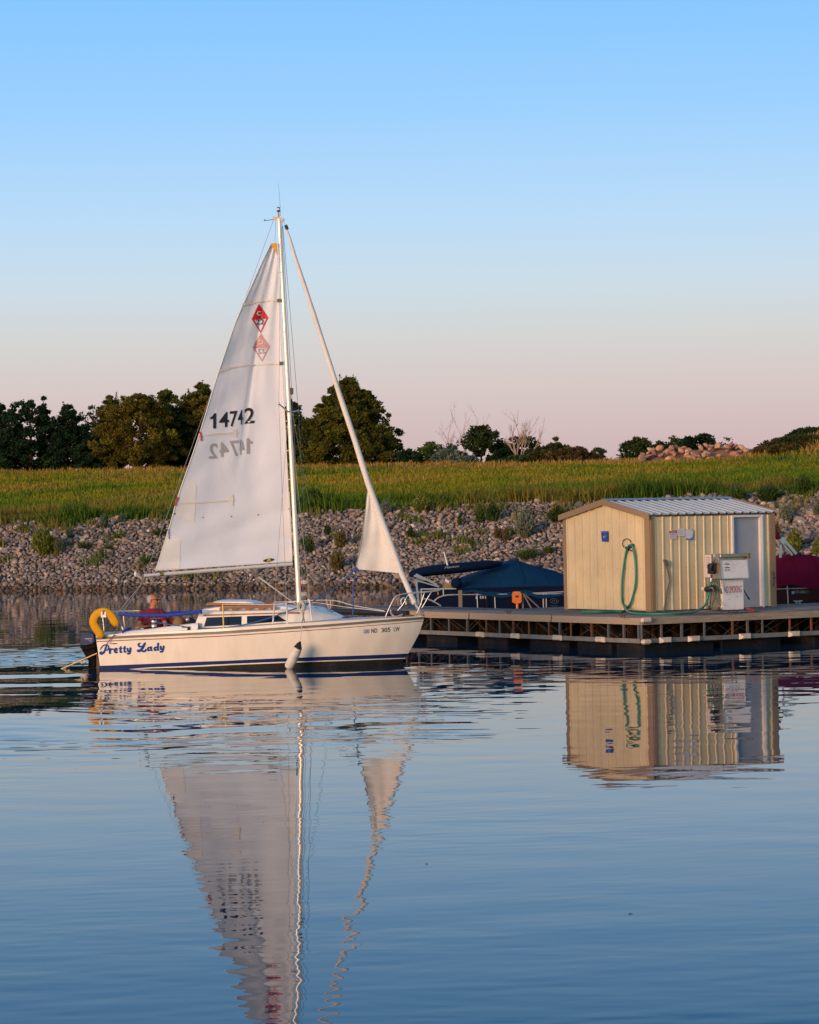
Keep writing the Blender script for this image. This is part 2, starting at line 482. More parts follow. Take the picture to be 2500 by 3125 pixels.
# boulders heaped on the crest, right
bm_ = mat('boulder_stone', (.2, .2, .2), .85, attr='col', var=.25, vscale=3, spec=.2)
bp = np.array([(.42, .20, .12), (.47, .24, .14), (.34, .18, .125), (.52, .30, .20), (.26, .15, .11)])
nb = 0
for k in range(300):
    px = g.uniform(1952, 2335)
    top = np.interp(px, [1950, 1990, 2060, 2150, 2230, 2280, 2335], [1390, 1368, 1366, 1364, 1352, 1360, 1372])
    py = g.uniform(top, 1405)
    D = 236.1 + 3.3 * (1412 - py) / (1412 - top) + g.uniform(-.45, .0)
    p = at(px, py, D); s_ = g.uniform(.22, .46)
    zb = float(height(p.x, p.y))
    if nb >= 100: break
    nb += 1
    o = np_mesh('boulder', rock_geo(1, [s_], g)[0], ICO_F, bm_, col=np.tile(bp[g.integers(5)] * g.uniform(.8, 1.15), (len(ICO_V), 1)))
    o.location = (p.x, p.y, p.z)
    tag(o, 'reddish boulder in the rock heap on the grassy crest behind the shed', 'boulder', 'boulders heaped on the crest')
# the heap's earth core the boulders rest on
core = []
for px in np.linspace(1935, 2350, 30):
    top = np.interp(px, [1930, 1950, 1990, 2060, 2150, 2230, 2280, 2335, 2352], [1408, 1396, 1376, 1374, 1372, 1360, 1368, 1382, 1408])
    a = at(px, 1412, 236.2); b_ = at(px, top, 239.5); c_ = at(px, top, 243)
    core.append([(a.x, a.y, a.z - .6), (a.x, 238.1, (a.z + b_.z) / 2), tuple(b_), tuple(c_), (c_.x, 248, a.z - .8)])
tag(MB().grid(core).build('rubble', mat('rubble_soil', (.26, .15, .10), .95, var=.3, vscale=1.5, bump=.1, bscale=4), smooth=True), 'stony rubble core under the heap of boulders on the crest', 'rubble', kind='stuff')

# ------------------------------------------------------------------ grass
def blades(n, X, Y, Z, H, W, C, lean=.45, g=g):
    a = g.uniform(0, 6.28, n); ll = g.normal(size=n) * lean; la = g.uniform(0, 6.28, n)
    dx, dy = np.cos(a) * W / 2, np.sin(a) * W / 2
    tipx, tipy = X + np.cos(la) * ll * H, Y + np.sin(la) * ll * H
    mx_, my_ = X + np.cos(la) * ll * H * .35, Y + np.sin(la) * ll * H * .35
    V = np.stack([np.stack([X - dx, Y - dy, Z - .05], 1), np.stack([X + dx, Y + dy, Z - .05], 1), np.stack([mx_ + dx * .8, my_ + dy * .8, Z + H * .6], 1), np.stack([tipx, tipy, Z + H], 1), np.stack([mx_ - dx * .8, my_ - dy * .8, Z + H * .6], 1)], 1).reshape(-1, 3)
    b0 = np.arange(n) * 5
    F = np.concatenate([np.stack([b0, b0 + 1, b0 + 2], 1), np.stack([b0, b0 + 2, b0 + 4], 1), np.stack([b0 + 4, b0 + 2, b0 + 3], 1)])
    return V, F, np.repeat(C, 5, axis=0)
def leaf_mat(name, trans=.35, rough=.7):
    if name in MATS: return MATS[name]
    m = bpy.data.materials.new(name); MATS[name] = m
    nt, N, L, b = nodes(m)
    a = N.new('ShaderNodeAttribute'); a.attribute_name = 'col'
    L.new(a.outputs['Color'], b.inputs['Base Color']); b.inputs['Roughness'].default_value = rough
    b.inputs['Specular IOR Level'].default_value = .2
    tr = N.new('ShaderNodeBsdfTranslucent'); L.new(a.outputs['Color'], tr.inputs['Color'])
    ms = N.new('ShaderNodeMixShader'); ms.inputs[0].default_value = trans
    L.new(b.outputs[0], ms.inputs[1]); L.new(tr.outputs[0], ms.inputs[2])
    L.new(ms.outputs[0], N['Material Output'].inputs['Surface'])
    return m
gmat = leaf_mat('grass_blades', .25)
n = 250000
q = g.random(n) ** 1.45
X = g.uniform(-1.12, 1, n) * (32 + 28 * q)
r0 = shore(X) + run(X)
Y = r0 - .2 + q * (CREST + 16 - r0) + (1 - sstep(0, .2, q)) * 3.2 * (fbm(X * .55, X * .2 + 8, 3) - .5)
Z = height(X, Y)
d = np.maximum(Y - r0, 0)
pn = .55 * fbm(X * .05 + 2, Y * .075 + 5, 4) + .45 * fbm(X * .30 + 12, Y * .12 + 5, 3); pf = fbm(X * .8 + 20, Y * .3, 2)
green = np.array([.105, .165, .006]); olive = np.array([.27, .215, .010]); tan = np.array([.40, .21, .045]); dark = np.array([.040, .090, .006])
fo = .04 + .90 * sstep(.42, .62, pn + .10 * sstep(12, 70, d) - .05 + .18 * (pf - .5))
fo = fo * (.25 + .75 * sstep(3, 46, d + 14 * (pn - .5)))
C = green * (1 - fo)[:, None] + olive * fo[:, None]
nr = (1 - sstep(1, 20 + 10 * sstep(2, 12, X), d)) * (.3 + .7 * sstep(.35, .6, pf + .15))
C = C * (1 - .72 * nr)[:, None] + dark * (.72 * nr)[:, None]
ft = np.clip(sstep(92, 112, d) * .9 * sstep(.3, .55, pf + .1) + .40 * sstep(.5, .7, vnoise(X * .25, Y * .08)), 0, 1)
C = C * (1 - ft)[:, None] + tan * ft[:, None]
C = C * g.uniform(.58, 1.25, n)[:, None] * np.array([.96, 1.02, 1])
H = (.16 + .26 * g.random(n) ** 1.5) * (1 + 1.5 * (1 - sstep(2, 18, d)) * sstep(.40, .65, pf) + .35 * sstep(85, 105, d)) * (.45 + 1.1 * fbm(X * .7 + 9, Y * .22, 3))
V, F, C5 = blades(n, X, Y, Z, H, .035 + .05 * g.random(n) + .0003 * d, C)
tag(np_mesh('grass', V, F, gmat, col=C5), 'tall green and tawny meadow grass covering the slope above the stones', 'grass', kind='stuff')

# small weeds rooted between the stones
ncl = 200
cx_ = g.uniform(-34, 31, ncl); ct_ = run(cx_) * (1 - np.abs(g.normal(size=ncl)) * .36); ct_ = np.clip(ct_, 1.2, None)
kk = 34; X = np.repeat(cx_, kk); T_w = np.repeat(ct_, kk); sz = np.repeat(g.uniform(.12, .42, ncl), kk)
X = X + g.normal(size=X.size) * sz * .8; Y = shore(X) + T_w + g.normal(size=X.size) * sz * .6
hue = np.repeat(g.random(ncl), kk)[:, None]
C = (np.array([.075, .12, .012]) * (1 - hue) + np.array([.20, .16, .03]) * hue) * g.uniform(.6, 1.3, X.size)[:, None]
V, F, C5 = blades(X.size, X, Y, height(X, Y) + .08, sz * g.uniform(.5, 1.3, X.size), .03 + .05 * g.random(X.size), C, .6)
tag(np_mesh('undergrowth', V, F, gmat, col=C5), 'small green and straw weeds sprouting between the bank stones', 'weeds', kind='stuff')

# ------------------------------------------------------------------ shrubs and weeds on the bank
def shrub(px, py, hpx, wpx, kind, label, group, n=240):
    """rooted where the picture shows its foot, on the real ground"""
    D = 122.0
    for _ in range(60):
        p = at(px, py, D)
        D += (float(height(p.x, p.y)) < p.z) * .5 - (float(height(p.x, p.y)) >= p.z) * .5 if False else 0
        break
    for D in np.arange(112, 250, .25):          # walk along the sight line to the ground
        p = at(px, py, D)
        if float(height(p.x, p.y)) >= p.z: break
    h = hpx / CF * D; wd = wpx / CF * D
    col = {'sage': (.15, .175, .10), 'lime': (.19, .21, .035), 'green': (.075, .12, .022), 'rust': (.17, .13, .045), 'silver': (.20, .215, .155), 'dark': (.05, .085, .02)}[kind]
    root = thing('shrub' if hpx > 34 else 'weed', label, 'shrub' if hpx > 34 else 'weed', (p.x, p.y, float(height(p.x, p.y))), 0, group)
    k = n
    a = g.uniform(0, 6.28, k); rr = np.sqrt(g.random(k))
    bx, by = np.cos(a) * rr * wd * .16, np.sin(a) * rr * wd * .16
    tx, ty = np.cos(a) * rr * wd * .5, np.sin(a) * rr * wd * .5
    hh = h * (1 - .45 * rr ** 2) * g.uniform(.6, 1.05, k)
    VV, FF, CC = [], [], []; n0 = 0
    for i in range(k):
        C = np.array(col) * g.uniform(.6, 1.35)
        for j in range(5):                       # leaves up each stem
            f_ = g.uniform(.25, 1)
            c = np.array([bx[i] + (tx[i] - bx[i]) * f_, by[i] + (ty[i] - by[i]) * f_, hh[i] * f_])
            s_ = h * g.uniform(.05, .10); d1 = np.array([tx[i] - bx[i], ty[i] - by[i], hh[i]]) + g.normal(size=3) * h * .35
            d1 /= np.linalg.norm(d1); d2 = np.cross(d1, g.normal(size=3)); d2 /= np.linalg.norm(d2)
            VV += [c - d1 * s_, c + d2 * s_ * .32, c + d1 * s_ * 1.3, c - d2 * s_ * .32]
            FF.append((n0, n0 + 1, n0 + 2, n0 + 3)); CC += [C] * 4; n0 += 4
    np_mesh('foliage', np.array(VV), np.array(FF), leaf_mat('leaf'), root, np.array(CC))
    mb = MB()
    for i in range(0, k, 12): mb.tube([(bx[i], by[i], -.1), (tx[i] * .8, ty[i] * .8, hh[i] * .85)], [h * .012, h * .004], 4)
    mb.build('stem', mat('shrub_stem', (.14, .10, .05), .9), root)
SG = 'shrubs growing in the rock bank'
shrub(135, 1698, 92, 78, 'lime', 'large yellow-green bush among the stones left of the sailboat, taller of a pair', SG, 420)
shrub(180, 1695, 58, 30, 'sage', 'narrow sage bush beside the large yellow-green bush on the left stones', SG)
shrub(212, 1648, 40, 24, 'sage', 'faint grey-green bush upslope from the pair of bushes at left', SG)
shrub(258, 1682, 28, 50, 'dark', 'low dark green weed patch with reddish tops left of the mainsail', 'weeds in the rock bank')
shrub(318, 1622, 52, 30, 'sage', 'grey-green bush at the top edge of the stones left of the mainsail', SG)
shrub(308, 1706, 36, 14, 'sage', 'slim upright weed standing alone on the stones left of the boom', SG)
shrub(335, 1680, 22, 45, 'green', 'flat green weed patch right of the slim upright weed', 'weeds in the rock bank')
shrub(450, 1722, 30, 60, 'green', 'green weed patch just left of the mainsail corner', 'weeds in the rock bank')
shrub(485, 1640, 30, 50, 'dark', 'dark green weed patch touching the sail edge half way up the stones', 'weeds in the rock bank')
shrub(372, 1602, 36, 26, 'sage', 'thin grey-green bush where grass meets stones near the sail edge', SG)
shrub(146, 1600, 24, 36, 'green', 'small bright weed under the grass line above the left bushes', 'weeds in the rock bank')
shrub(940, 1690, 60, 45, 'green', 'green bush just right of the mast on the stones', SG)
shrub(1000, 1640, 40, 26, 'dark', 'dark green clump between mast and small jib', SG)
shrub(1040, 1680, 62, 40, 'rust', 'brownish bush between mast and jib, upslope', SG)
shrub(1030, 1745, 70, 50, 'rust', 'yellow-brown ragged weed low on the stones between mast and jib', SG)
shrub(1285, 1572, 62, 60, 'lime', 'pale yellow-green bush on the grass edge right of the jib', SG, 340)
shrub(1180, 1570, 46, 40, 'silver', 'pale bush on the grass edge just right of the furled jib', SG)
shrub(1255, 1650, 40, 26, 'dark', 'dark spiky weed on the stones right of the jib', SG)
shrub(1403, 1612, 42, 14, 'green', 'thin tall weed standing on the stones above the covered boat', SG)
shrub(1465, 1600, 60, 30, 'green', 'tall green weed at the stone edge left of the silvery bush', SG)
shrub(1505, 1600, 66, 44, 'dark', 'dark green tall weed clump just left of the silvery bush', SG)
shrub(1602, 1648, 84, 68, 'silver', 'large silvery-green bush on the stones left of the shed', SG, 420)
shrub(1520, 1650, 44, 26, 'rust', 'thin brownish weed left below the silvery bush', SG)
shrub(1545, 1660, 50, 22, 'rust', 'sparse tan weed directly left of the silvery bush', SG)
shrub(1610, 1712, 44, 80, 'green', 'green and yellow weed patch behind the navy boat cover', SG, 340)
shrub(1675, 1690, 30, 40, 'green', 'small green weed patch close to the left edge of the shed', 'weeds in the rock bank')
shrub(2425, 1696, 80, 52, 'lime', 'bright yellow-green bush behind the maroon boat cover', SG, 380)
shrub(2498, 1700, 62, 40, 'lime', 'yellow-green bush at the far right end of the stones', SG)
shrub(2400, 1600, 62, 46, 'silver', 'grey-green bush on the stones right of the shed roof', SG, 340)
shrub(2372, 1660, 70, 20, 'rust', 'thin brown weed stalk just right of the shed corner', SG)
shrub(2495, 1580, 50, 24, 'sage', 'tall sage weed high on the stones at the right end', SG)
shrub(1700, 1600, 60, 60, 'dark', 'dark green tall weeds where the grass meets the stones left of the shed roof', SG, 340)
shrub(2250, 1545, 60, 70, 'green', 'tall green weeds in the grass above the shed ridge', SG, 340)
shrub(2345, 1540, 66, 70, 'dark', 'tall dark weeds in the grass right of the shed ridge', SG, 340)
shrub(2450, 1508, 60, 60, 'green', 'tall green weeds on the stone edge above the maroon boat', SG, 340)
shrub(960, 1556, 70, 60, 'dark', 'dark green bush in the grass just right of the mast', SG, 340)

# ------------------------------------------------------------------ trees on the crest
bark = mat('bark', (.11, .06, .035), .95, var=.3, vscale=8, bump=.02, bscale=20)
deadwood = mat('dead_wood', (.34, .24, .19), .9, var=.2, vscale=8)
def clumpy(n_cl, env, leaf, nl, col, colv, g, shell=.55, rad=(.35, .7)):
    """leaf tufts gathered in clumps through a crown; env(z01) gives its radius"""
    VV, CC = [], []
    for i in range(n_cl):
        while True:
            z = g.random(); r = env(z)
            if g.random() < (r / env.mx) * .85 + .15: break
        a = g.uniform(0, 6.28); rr = r * (g.uniform(shell, 1.06) if g.random() < .72 else (g.uniform(1.0, 1.22) if g.random() < .5 else g.random()))
        c = np.array([math.cos(a) * rr, math.sin(a) * rr, env.z0 + z * env.h])
        R_ = g.uniform(*rad) * (.6 + .4 * r / env.mx)
        p = g.normal(size=(nl, 3)); p /= np.linalg.norm(p, axis=1)[:, None]
        p = p * (g.random((nl, 1)) ** .4) * R_ * np.array([1, 1, .62]) + c
        d1 = (p - c) / R_ + g.normal(size=(nl, 3)) * .6 + np.array([0, 0, .35]); d1 /= np.linalg.norm(d1, axis=1)[:, None]
        d2 = np.cross(d1, g.normal(size=(nl, 3))); d2 /= np.linalg.norm(d2, axis=1)[:, None]
        s_ = leaf * g.uniform(.6, 1.3, (nl, 1))
        q_ = np.stack([p - d1 * s_, p + d2 * s_ * .5, p + d1 * s_, p - d2 * s_ * .5], 1).reshape(-1, 3)
        cl = np.array(col) * (1 + g.normal() * colv); cl = cl * np.array([1 + g.normal() * .10, 1, 1])
        VV.append(q_); CC.append(np.repeat(np.clip(cl * g.uniform(.75, 1.25, (nl, 1)), .004, 1), 4, axis=0))
    V = np.concatenate(VV); F = np.arange(len(V)).reshape(-1, 4)
    return V, F, np.concatenate(CC)
class Env:
    def __init__(s, z0, h, pts): s.z0, s.h, s.p = z0, h, pts; s.mx = max(q[1] for q in pts)
    def __call__(s, z): return float(np.interp(z, [q[0] for q in s.p], [q[1] for q in s.p]))
SHAPES = {'fir': [(0, .8), (.15, 1), (.5, .85), (.78, .55), (.93, .28), (1, .10)], 'full': [(0, .7), (.2, 1), (.55, .98), (.8, .75), (.94, .45), (1, .2)], 'cone': [(0, .55), (.12, 1), (.45, .8), (.8, .38), (1, .08)], 'dome': [(0, .45), (.2, .95), (.5, 1), (.8, .72), (1, .22)],
          'spire': [(0, 1), (.35, .62), (.7, .30), (1, .03)], 'juniper': [(0, .82), (.1, 1), (.35, .86), (.62, .60), (.85, .37), (1, .12)], 'open': [(0, .3), (.3, .9), (.6, 1), (.85, .8), (1, .3)], 'mound': [(0, 1), (.4, .95), (.75, .7), (1, .3)]}
def tree(name, label, px, top, base, half, D, shape, col, n_cl, leaf=.135, nl=90, colv=.26, trunk=True, z0=.06, rad=(.30, .62), shell=.5, cat='tree', group='trees on the crest'):
    if half < 50 and name in ('deciduous_tree', 'willow_bush', 'cedar_tree'): half *= 1.28; n_cl = int(n_cl * 1.4)
    if cat == 'bush': top -= 12; half *= 1.3; n_cl = int(n_cl * 1.3)
    p = at(px, base, D); zg = float(height(p.x, D)) - .1
    h = at(px, top, D).z - zg; wd = half / CF * D
    root = thing(name, label, cat, (p.x, D, zg), 0, group)
    lo = z0 * h
    env = Env(lo, h - lo - .2, [(a, b_ * wd) for a, b_ in SHAPES[shape]])
    V, F, C = clumpy(n_cl, env, leaf, nl, col, colv, g, shell, rad)
    mb = MB()
    k = h * .02 + .04
    if shape in ('fir', 'full', 'cone', 'juniper'):        # leaders poking out of the top
        LV, LC = [], []
        for i in range(5 if shape != 'juniper' else 9):
            a = g.uniform(0, 6.28); r_ = wd * g.uniform(0, .42); tz = lo + (h - lo) * g.uniform(.84, 1.02); 
            for j in range(26):
                f_ = j / 26; c = np.array([math.cos(a) * r_, math.sin(a) * r_, tz - .9 + 1.1 * f_]) + g.normal(size=3) * .13 * (1.1 - f_)
                d1 = g.normal(size=3) * .6 + np.array([math.cos(j), math.sin(j), .6]); d1 /= np.linalg.norm(d1); d2 = np.cross(d1, g.normal(size=3)); d2 /= np.linalg.norm(d2)
                LV += [c - d1 * .12, c + d2 * .06, c + d1 * .15, c - d2 * .06]; LC += [np.array(col) * g.uniform(.7, 1.2)] * 4
        V = np.concatenate([V, np.array(LV)]); F = np.arange(len(V)).reshape(-1, 4); C = np.concatenate([C, np.array(LC)])
    np_mesh('crown', V, F, leaf_mat('leaf'), root, C)
    if trunk:
        mb.tube([(0, 0, -.3), (.04 * h * g.normal() * .3, 0, h * .4), (0, 0, h * .93)], [k, k * .7, k * .15], 7)
        for i in range(14):
            z = h * g.uniform(.15, .85); a = g.uniform(0, 6.28); r = env(min(1, max(0, (z - lo) / (h - lo)))) * .8
            mb.tube([(0, 0, z), (math.cos(a) * r * .5, math.sin(a) * r * .5, z + r * .2), (math.cos(a) * r, math.sin(a) * r, z + r * .3)], [k * .35, k * .2, k * .06], 5)
    else:
        for i in range(7):
            a = g.uniform(0, 6.28); r = wd * .6 * g.random()
            mb.tube([(r * .3 * math.cos(a), r * .3 * math.sin(a), -.2), (math.cos(a) * r, math.sin(a) * r, h * .6)], [k * .4, k * .12], 5)
    mb.build('trunk', bark, root)
    return root
DG, WG, OG, BG_, GG = (.014, .038, .015), (.104, .100, .013), (.072, .088, .013), (.140, .110, .013), (.06, .11, .02)  # leaf colours
def pine(label, px, top, base, half, D, col, n_cl=150, shape='fir', **k): return tree('pine_tree', label, px, top, base, half * 1.22, D, 'full' if shape == 'dome' else shape, col, int(n_cl * 1.35), **k)
pine('dark green pine cut off by the left picture edge', 5, 1232, 1448, 80, 268, DG, 170)
pine('dark round-topped pine, second in the row from the left', 92, 1218, 1448, 72, 266, DG, 170, 'dome')
tree('spruce_tree', 'spruce with a thin pointed tip rising above the dark pines', 137, 1205, 1448, 42, 272, 'spire', DG, 90, rad=(.25, .45))
pine('dark pine right of the thin pointed spruce', 207, 1232, 1448, 62, 266, DG, 160)
tree('deciduous_tree', 'light airy leafy tree in the gap between the pines', 288, 1232, 1446, 48, 270, 'open', (.10, .125, .03), 70, leaf=.15, nl=34, rad=(.3, .55))
pine('dark low pine under the airy leafy tree', 290, 1330, 1446, 50, 262, DG, 90, 'dome')
pine('brownish pine with a spiky top right of the airy leafy tree', 340, 1205, 1444, 52, 264, WG, 130)
pine('broad sunlit brown-green pine with a reddish trunk', 425, 1195, 1444, 98, 258, BG_, 260, 'dome')
pine('green-brown pine behind the backstay', 510, 1186, 1442, 62, 264, OG, 170, 'dome')
pine('dark pine filling the gap left of the mainsail', 540, 1250, 1440, 62, 262, DG, 130, 'dome')
pine('tall pine with a spiky tip at the edge of the mainsail', 622, 1163, 1440, 66, 268, OG, 200)
pine('sunlit brown pine half hidden behind the mainsail', 600, 1195, 1440, 62, 262, BG_, 150, 'dome')
pine('dark pine hidden behind the sail number', 705, 1200, 1438, 70, 266, DG, 120)
pine('dark pine between mainsail and mast', 800, 1215, 1438, 66, 266, DG, 120)
pine('dark narrow pine just right of the mast', 893, 1218, 1436, 46, 266, OG, 130)
tree('deciduous_tree', 'small gappy leafy tree between mast and broad juniper', 938, 1276, 1436, 40, 262, 'open', (.055, .065, .016), 70, leaf=.16, nl=40)
tree('juniper_tree', 'largest broad juniper standing behind the furled jib', 1068, 1150, 1436, 156, 262, 'juniper', (.106, .102, .012), 800, leaf=.14, nl=100, rad=(.34, .68), shell=.55)
tree('juniper_tree', 'low dark juniper bush at the right foot of the broad juniper', 1248, 1368, 1434, 46, 258, 'mound', DG, 60, rad=(.3, .5), trunk=False)
tree('deciduous_tree', 'small bright green leafy tree left of the silvery tree', 1318, 1343, 1434, 27, 258, 'open', (.065, .12, .022), 50, leaf=.14, nl=36, rad=(.25, .5))
tree('willow_bush', 'silvery grey-green bushy tree under dead bare branches', 1378, 1356, 1438, 46, 256, 'cone', (.13, .165, .125), 90, leaf=.14, nl=50, trunk=False)
tree('willow_bush', 'low silvery grey bush right of the silvery tree', 1424, 1388, 1438, 30, 255, 'mound', (.10, .135, .10), 40, leaf=.14, nl=50, trunk=False)
tree('deciduous_tree', 'dark leafy tree with a visible forked trunk and gaps of sky', 1470, 1296, 1434, 42, 258, 'open', (.035, .06, .016), 64, leaf=.16, nl=40, z0=.30, shell=.3)
tree('cedar_tree', 'dark narrow cedar left of the white dead tree', 1530, 1348, 1426, 26, 258, 'dome', DG, 60, rad=(.25, .45))
tree('deciduous_tree', 'olive leafy tree behind the white dead tree', 1592, 1328, 1420, 46, 264, 'open', (.065, .065, .016), 64, leaf=.16, nl=40)
tree('pine_sapling', 'tiny dark sapling right of the forked leafy tree', 1493, 1372, 1432, 14, 259, 'spire', DG, 24, rad=(.15, .3))
tree('bush', 'brown-green rounded bush on the crest right of the white dead tree', 1690, 1364, 1432, 62, 250, 'mound', (.062, .066, .017), 120, trunk=False, cat='bush', group='bushes on the crest')
tree('bush', 'rusty brown rounded bush on the crest, lower right of the mound bush', 1745, 1375, 1430, 62, 248, 'mound', (.095, .065, .02), 100, trunk=False, cat='bush', group='bushes on the crest')
tree('bush', 'green bush low at the foot of the white dead tree', 1590, 1400, 1434, 46, 250, 'mound', (.05, .075, .018), 60, trunk=False, cat='bush', group='bushes on the crest')
tree('bush', 'dark bush right of the white dead tree', 1640, 1380, 1430, 40, 252, 'mound', (.035, .05, .014), 60, trunk=False, cat='bush', group='bushes on the crest')
tree('bush', 'pale grey-green far bush peeking over the crest', 1710, 1338, 1400, 20, 290, 'open', (.10, .115, .045), 30, leaf=.16, trunk=False, cat='bush', group='bushes on the crest')
tree('bush', 'small pale far bush standing alone on the crest line', 1828, 1371, 1412, 24, 300, 'dome', (.10, .115, .06), 36, trunk=False, cat='bush', group='bushes on the crest')
tree('deciduous_tree', 'rounded green leafy tree left of the boulder heap', 1948, 1331, 1405, 52, 262, 'dome', (.045, .07, .018), 110, leaf=.15, nl=46, trunk=False)
tree('deciduous_tree', 'small yellowish tree behind the left of the boulder heap', 2014, 1344, 1400, 18, 264, 'dome', (.085, .085, .025), 30, leaf=.14, nl=40)
tree('deciduous_tree', 'slim pale leafy tree behind the middle of the boulder heap', 2056, 1328, 1400, 22, 266, 'dome', (.08, .10, .03), 36, leaf=.14, nl=40)
tree('deciduous_tree', 'dark spreading tree behind the boulder heap', 2150, 1320, 1400, 50, 264, 'dome', (.028, .05, .016), 110, leaf=.15, nl=46)
tree('bush', 'low dark bush behind the boulder heap, left of the dark spreading tree', 2098, 1340, 1400, 24, 262, 'mound', DG, 40, trunk=False, cat='bush', group='bushes on the crest')
tree('bush', 'sparse pale bush right of the dark spreading tree', 2228, 1344, 1390, 26, 268, 'open', (.08, .095, .035), 24, leaf=.13, nl=24, trunk=False, cat='bush', group='bushes on the crest')
tree('bush', 'dark green bush on top of the right-hand mound', 2475, 1315, 1390, 46, 240, 'mound', (.025, .05, .014), 90, trunk=False, cat='bush', group='bushes on the crest')
tree('bush', 'broad brown-green bush on the slope of the right-hand mound', 2410, 1345, 1400, 50, 234, 'mound', (.06, .062, .016), 90, trunk=False, cat='bush', group='bushes on the crest')
tree('bush', 'wide dark olive bush covering the face of the right-hand mound', 2455, 1338, 1405, 62, 231, 'mound', (.045, .058, .014), 130, trunk=False, cat='bush', group='bushes on the crest')
tree('bush', 'brown dry bush in front of the right-hand mound, next to the dark olive one', 2420, 1362, 1412, 46, 227, 'mound', (.10, .07, .018), 80, trunk=False, cat='bush', group='bushes on the crest')
tree('bush', 'rust coloured grassy bush at the foot of the right-hand mound', 2490, 1372, 1412, 46, 230, 'mound', (.085, .06, .017), 70, trunk=False, cat='bush', group='bushes on the crest')
tree('bush', 'reddish dry bush right next to the boulder heap', 2352, 1368, 1408, 34, 234, 'mound', (.12, .075, .03), 50, trunk=False, cat='bush', group='bushes on the crest')
def dead_tree(label, px, base, D, stems, spread_seed, r0=.06):
    p = at(px, base, D); zg = float(height(p.x, D)) - .1
    root = thing('dead_tree', label, 'tree', (p.x, D, zg), 0, 'dead trees on the crest')
    gg = random.Random(spread_seed); tr = MB(); br = MB()
    def grow(a, d, ln, r, lv, mb):
        pts = [a]; q = Vector(a); dd = Vector(d).normalized()
        for i in range(4):
            dd = (dd + Vector((gg.gauss(0, .12), gg.gauss(0, .12), gg.gauss(.05, .08)))).normalized(); q = q + dd * ln / 4; pts.append(tuple(q))
        mb.tube(pts, [r * (1 - .17 * i) for i in range(5)], 5)
        if lv > 0:
            for i in range(3 if lv > 1 else 4):
                k = gg.choice([2, 3, 4]); b_ = Vector(pts[k])
                e = (dd + Vector((gg.gauss(0, .5), gg.gauss(0, .3), gg.gauss(.2, .25)))).normalized()
                grow(tuple(b_), e, ln * gg.uniform(.45, .7), r * .5, lv - 1, br)
    for (tx, ty, r) in stems:
        e = at(tx, ty, D) - Vector((p.x, D, zg)); ln = e.length
        grow((0, 0, 0), e, ln * .62, r, 3, tr)
    tr.build('trunk', deadwood, root); br.build('branch', deadwood, root)
dead_tree('white spreading dead tree with bare branches on the crest', 1583, 1408, 254, [(1560, 1290, .085), (1585, 1282, .10), (1610, 1285, .085), (1660, 1318, .085), (1535, 1320, .06), (1640, 1300, .06)], 3)
dead_tree('tall thin bare dead tree left of the forked leafy tree', 1436, 1430, 259, [(1428, 1262, .06), (1442, 1278, .05), (1420, 1345, .04)], 5)
dead_tree('bare dead branches rising out of the silvery tree', 1368, 1420, 258, [(1352, 1312, .05), (1374, 1310, .05), (1388, 1325, .04)], 8)
# ------------------------------------------------------------------ the sailboat
BY = 59.3
bx_ = at(912, 2047, BY).x
BROT = R(-9)
B = Frame((bx_, BY, 0), BROT)
gel = mat('white_gelcoat', (.84, .75, .66), .32, var=.05, vscale=1.5, coat=.15, stretch=(2.2, 2.2, .7), dirt=(.55, .48, .40), dscale=2.2, damt=.22)
deckm = mat('deck_white', (.78, .76, .73), .45, var=.05, vscale=3)
nonskid = mat('grey_nonskid', (.50, .48, .47), .8, var=.06, vscale=8)
navy = mat('navy_stripe', (.012, .028, .14), .35)
anti = mat('dark_bottom_paint', (.018, .017, .014), .6, var=.4, vscale=4, dirt=(.08, .07, .05), dscale=5, damt=.3)
maroon_l = mat('maroon_pinstripe', (.14, .025, .018), .4)
rubm = mat('grey_rubrail', (.16, .15, .145), .55, var=.1, vscale=4)
teak = mat('teak', (.24, .085, .025), .55, var=.25, vscale=5, stretch=(1, 6, 6))
glassd = mat('smoked_window', (.006, .008, .012), .08, spec=.6)
steel = mat('stainless_steel', (.60, .58, .56), .35, .6)
alu = mat('mast_aluminium', (.74, .70, .66), .38, .35, var=.05, vscale=3)
wirem = mat('wire_rope', (.30, .30, .31), .6)
wirew = mat('white_wire_cover', (.74, .72, .69), .5)
blackm = mat('black_fitting', (.014, .014, .016), .45)
ropew = mat('white_rope', (.58, .55, .50), .9, bump=.004, bscale=90)
ropeb = mat('blue_rope', (.03, .09, .26), .85, var=.5, vscale=40)
ropeg = mat('grey_rope', (.25, .24, .24), .9)
bluefoam = mat('blue_cover_cloth', (.012, .045, .35), .75, var=.1, vscale=8)
goldm = mat('warm_steel', (.85, .55, .22), .35, .7)  # steel tinted gold, the warm sun's reflection put into its colour

boat = thing('sailboat', 'white sloop with raised mainsail numbered 14742, motoring past the fuel dock', 'sailboat', (bx_, BY, 0), BROT)
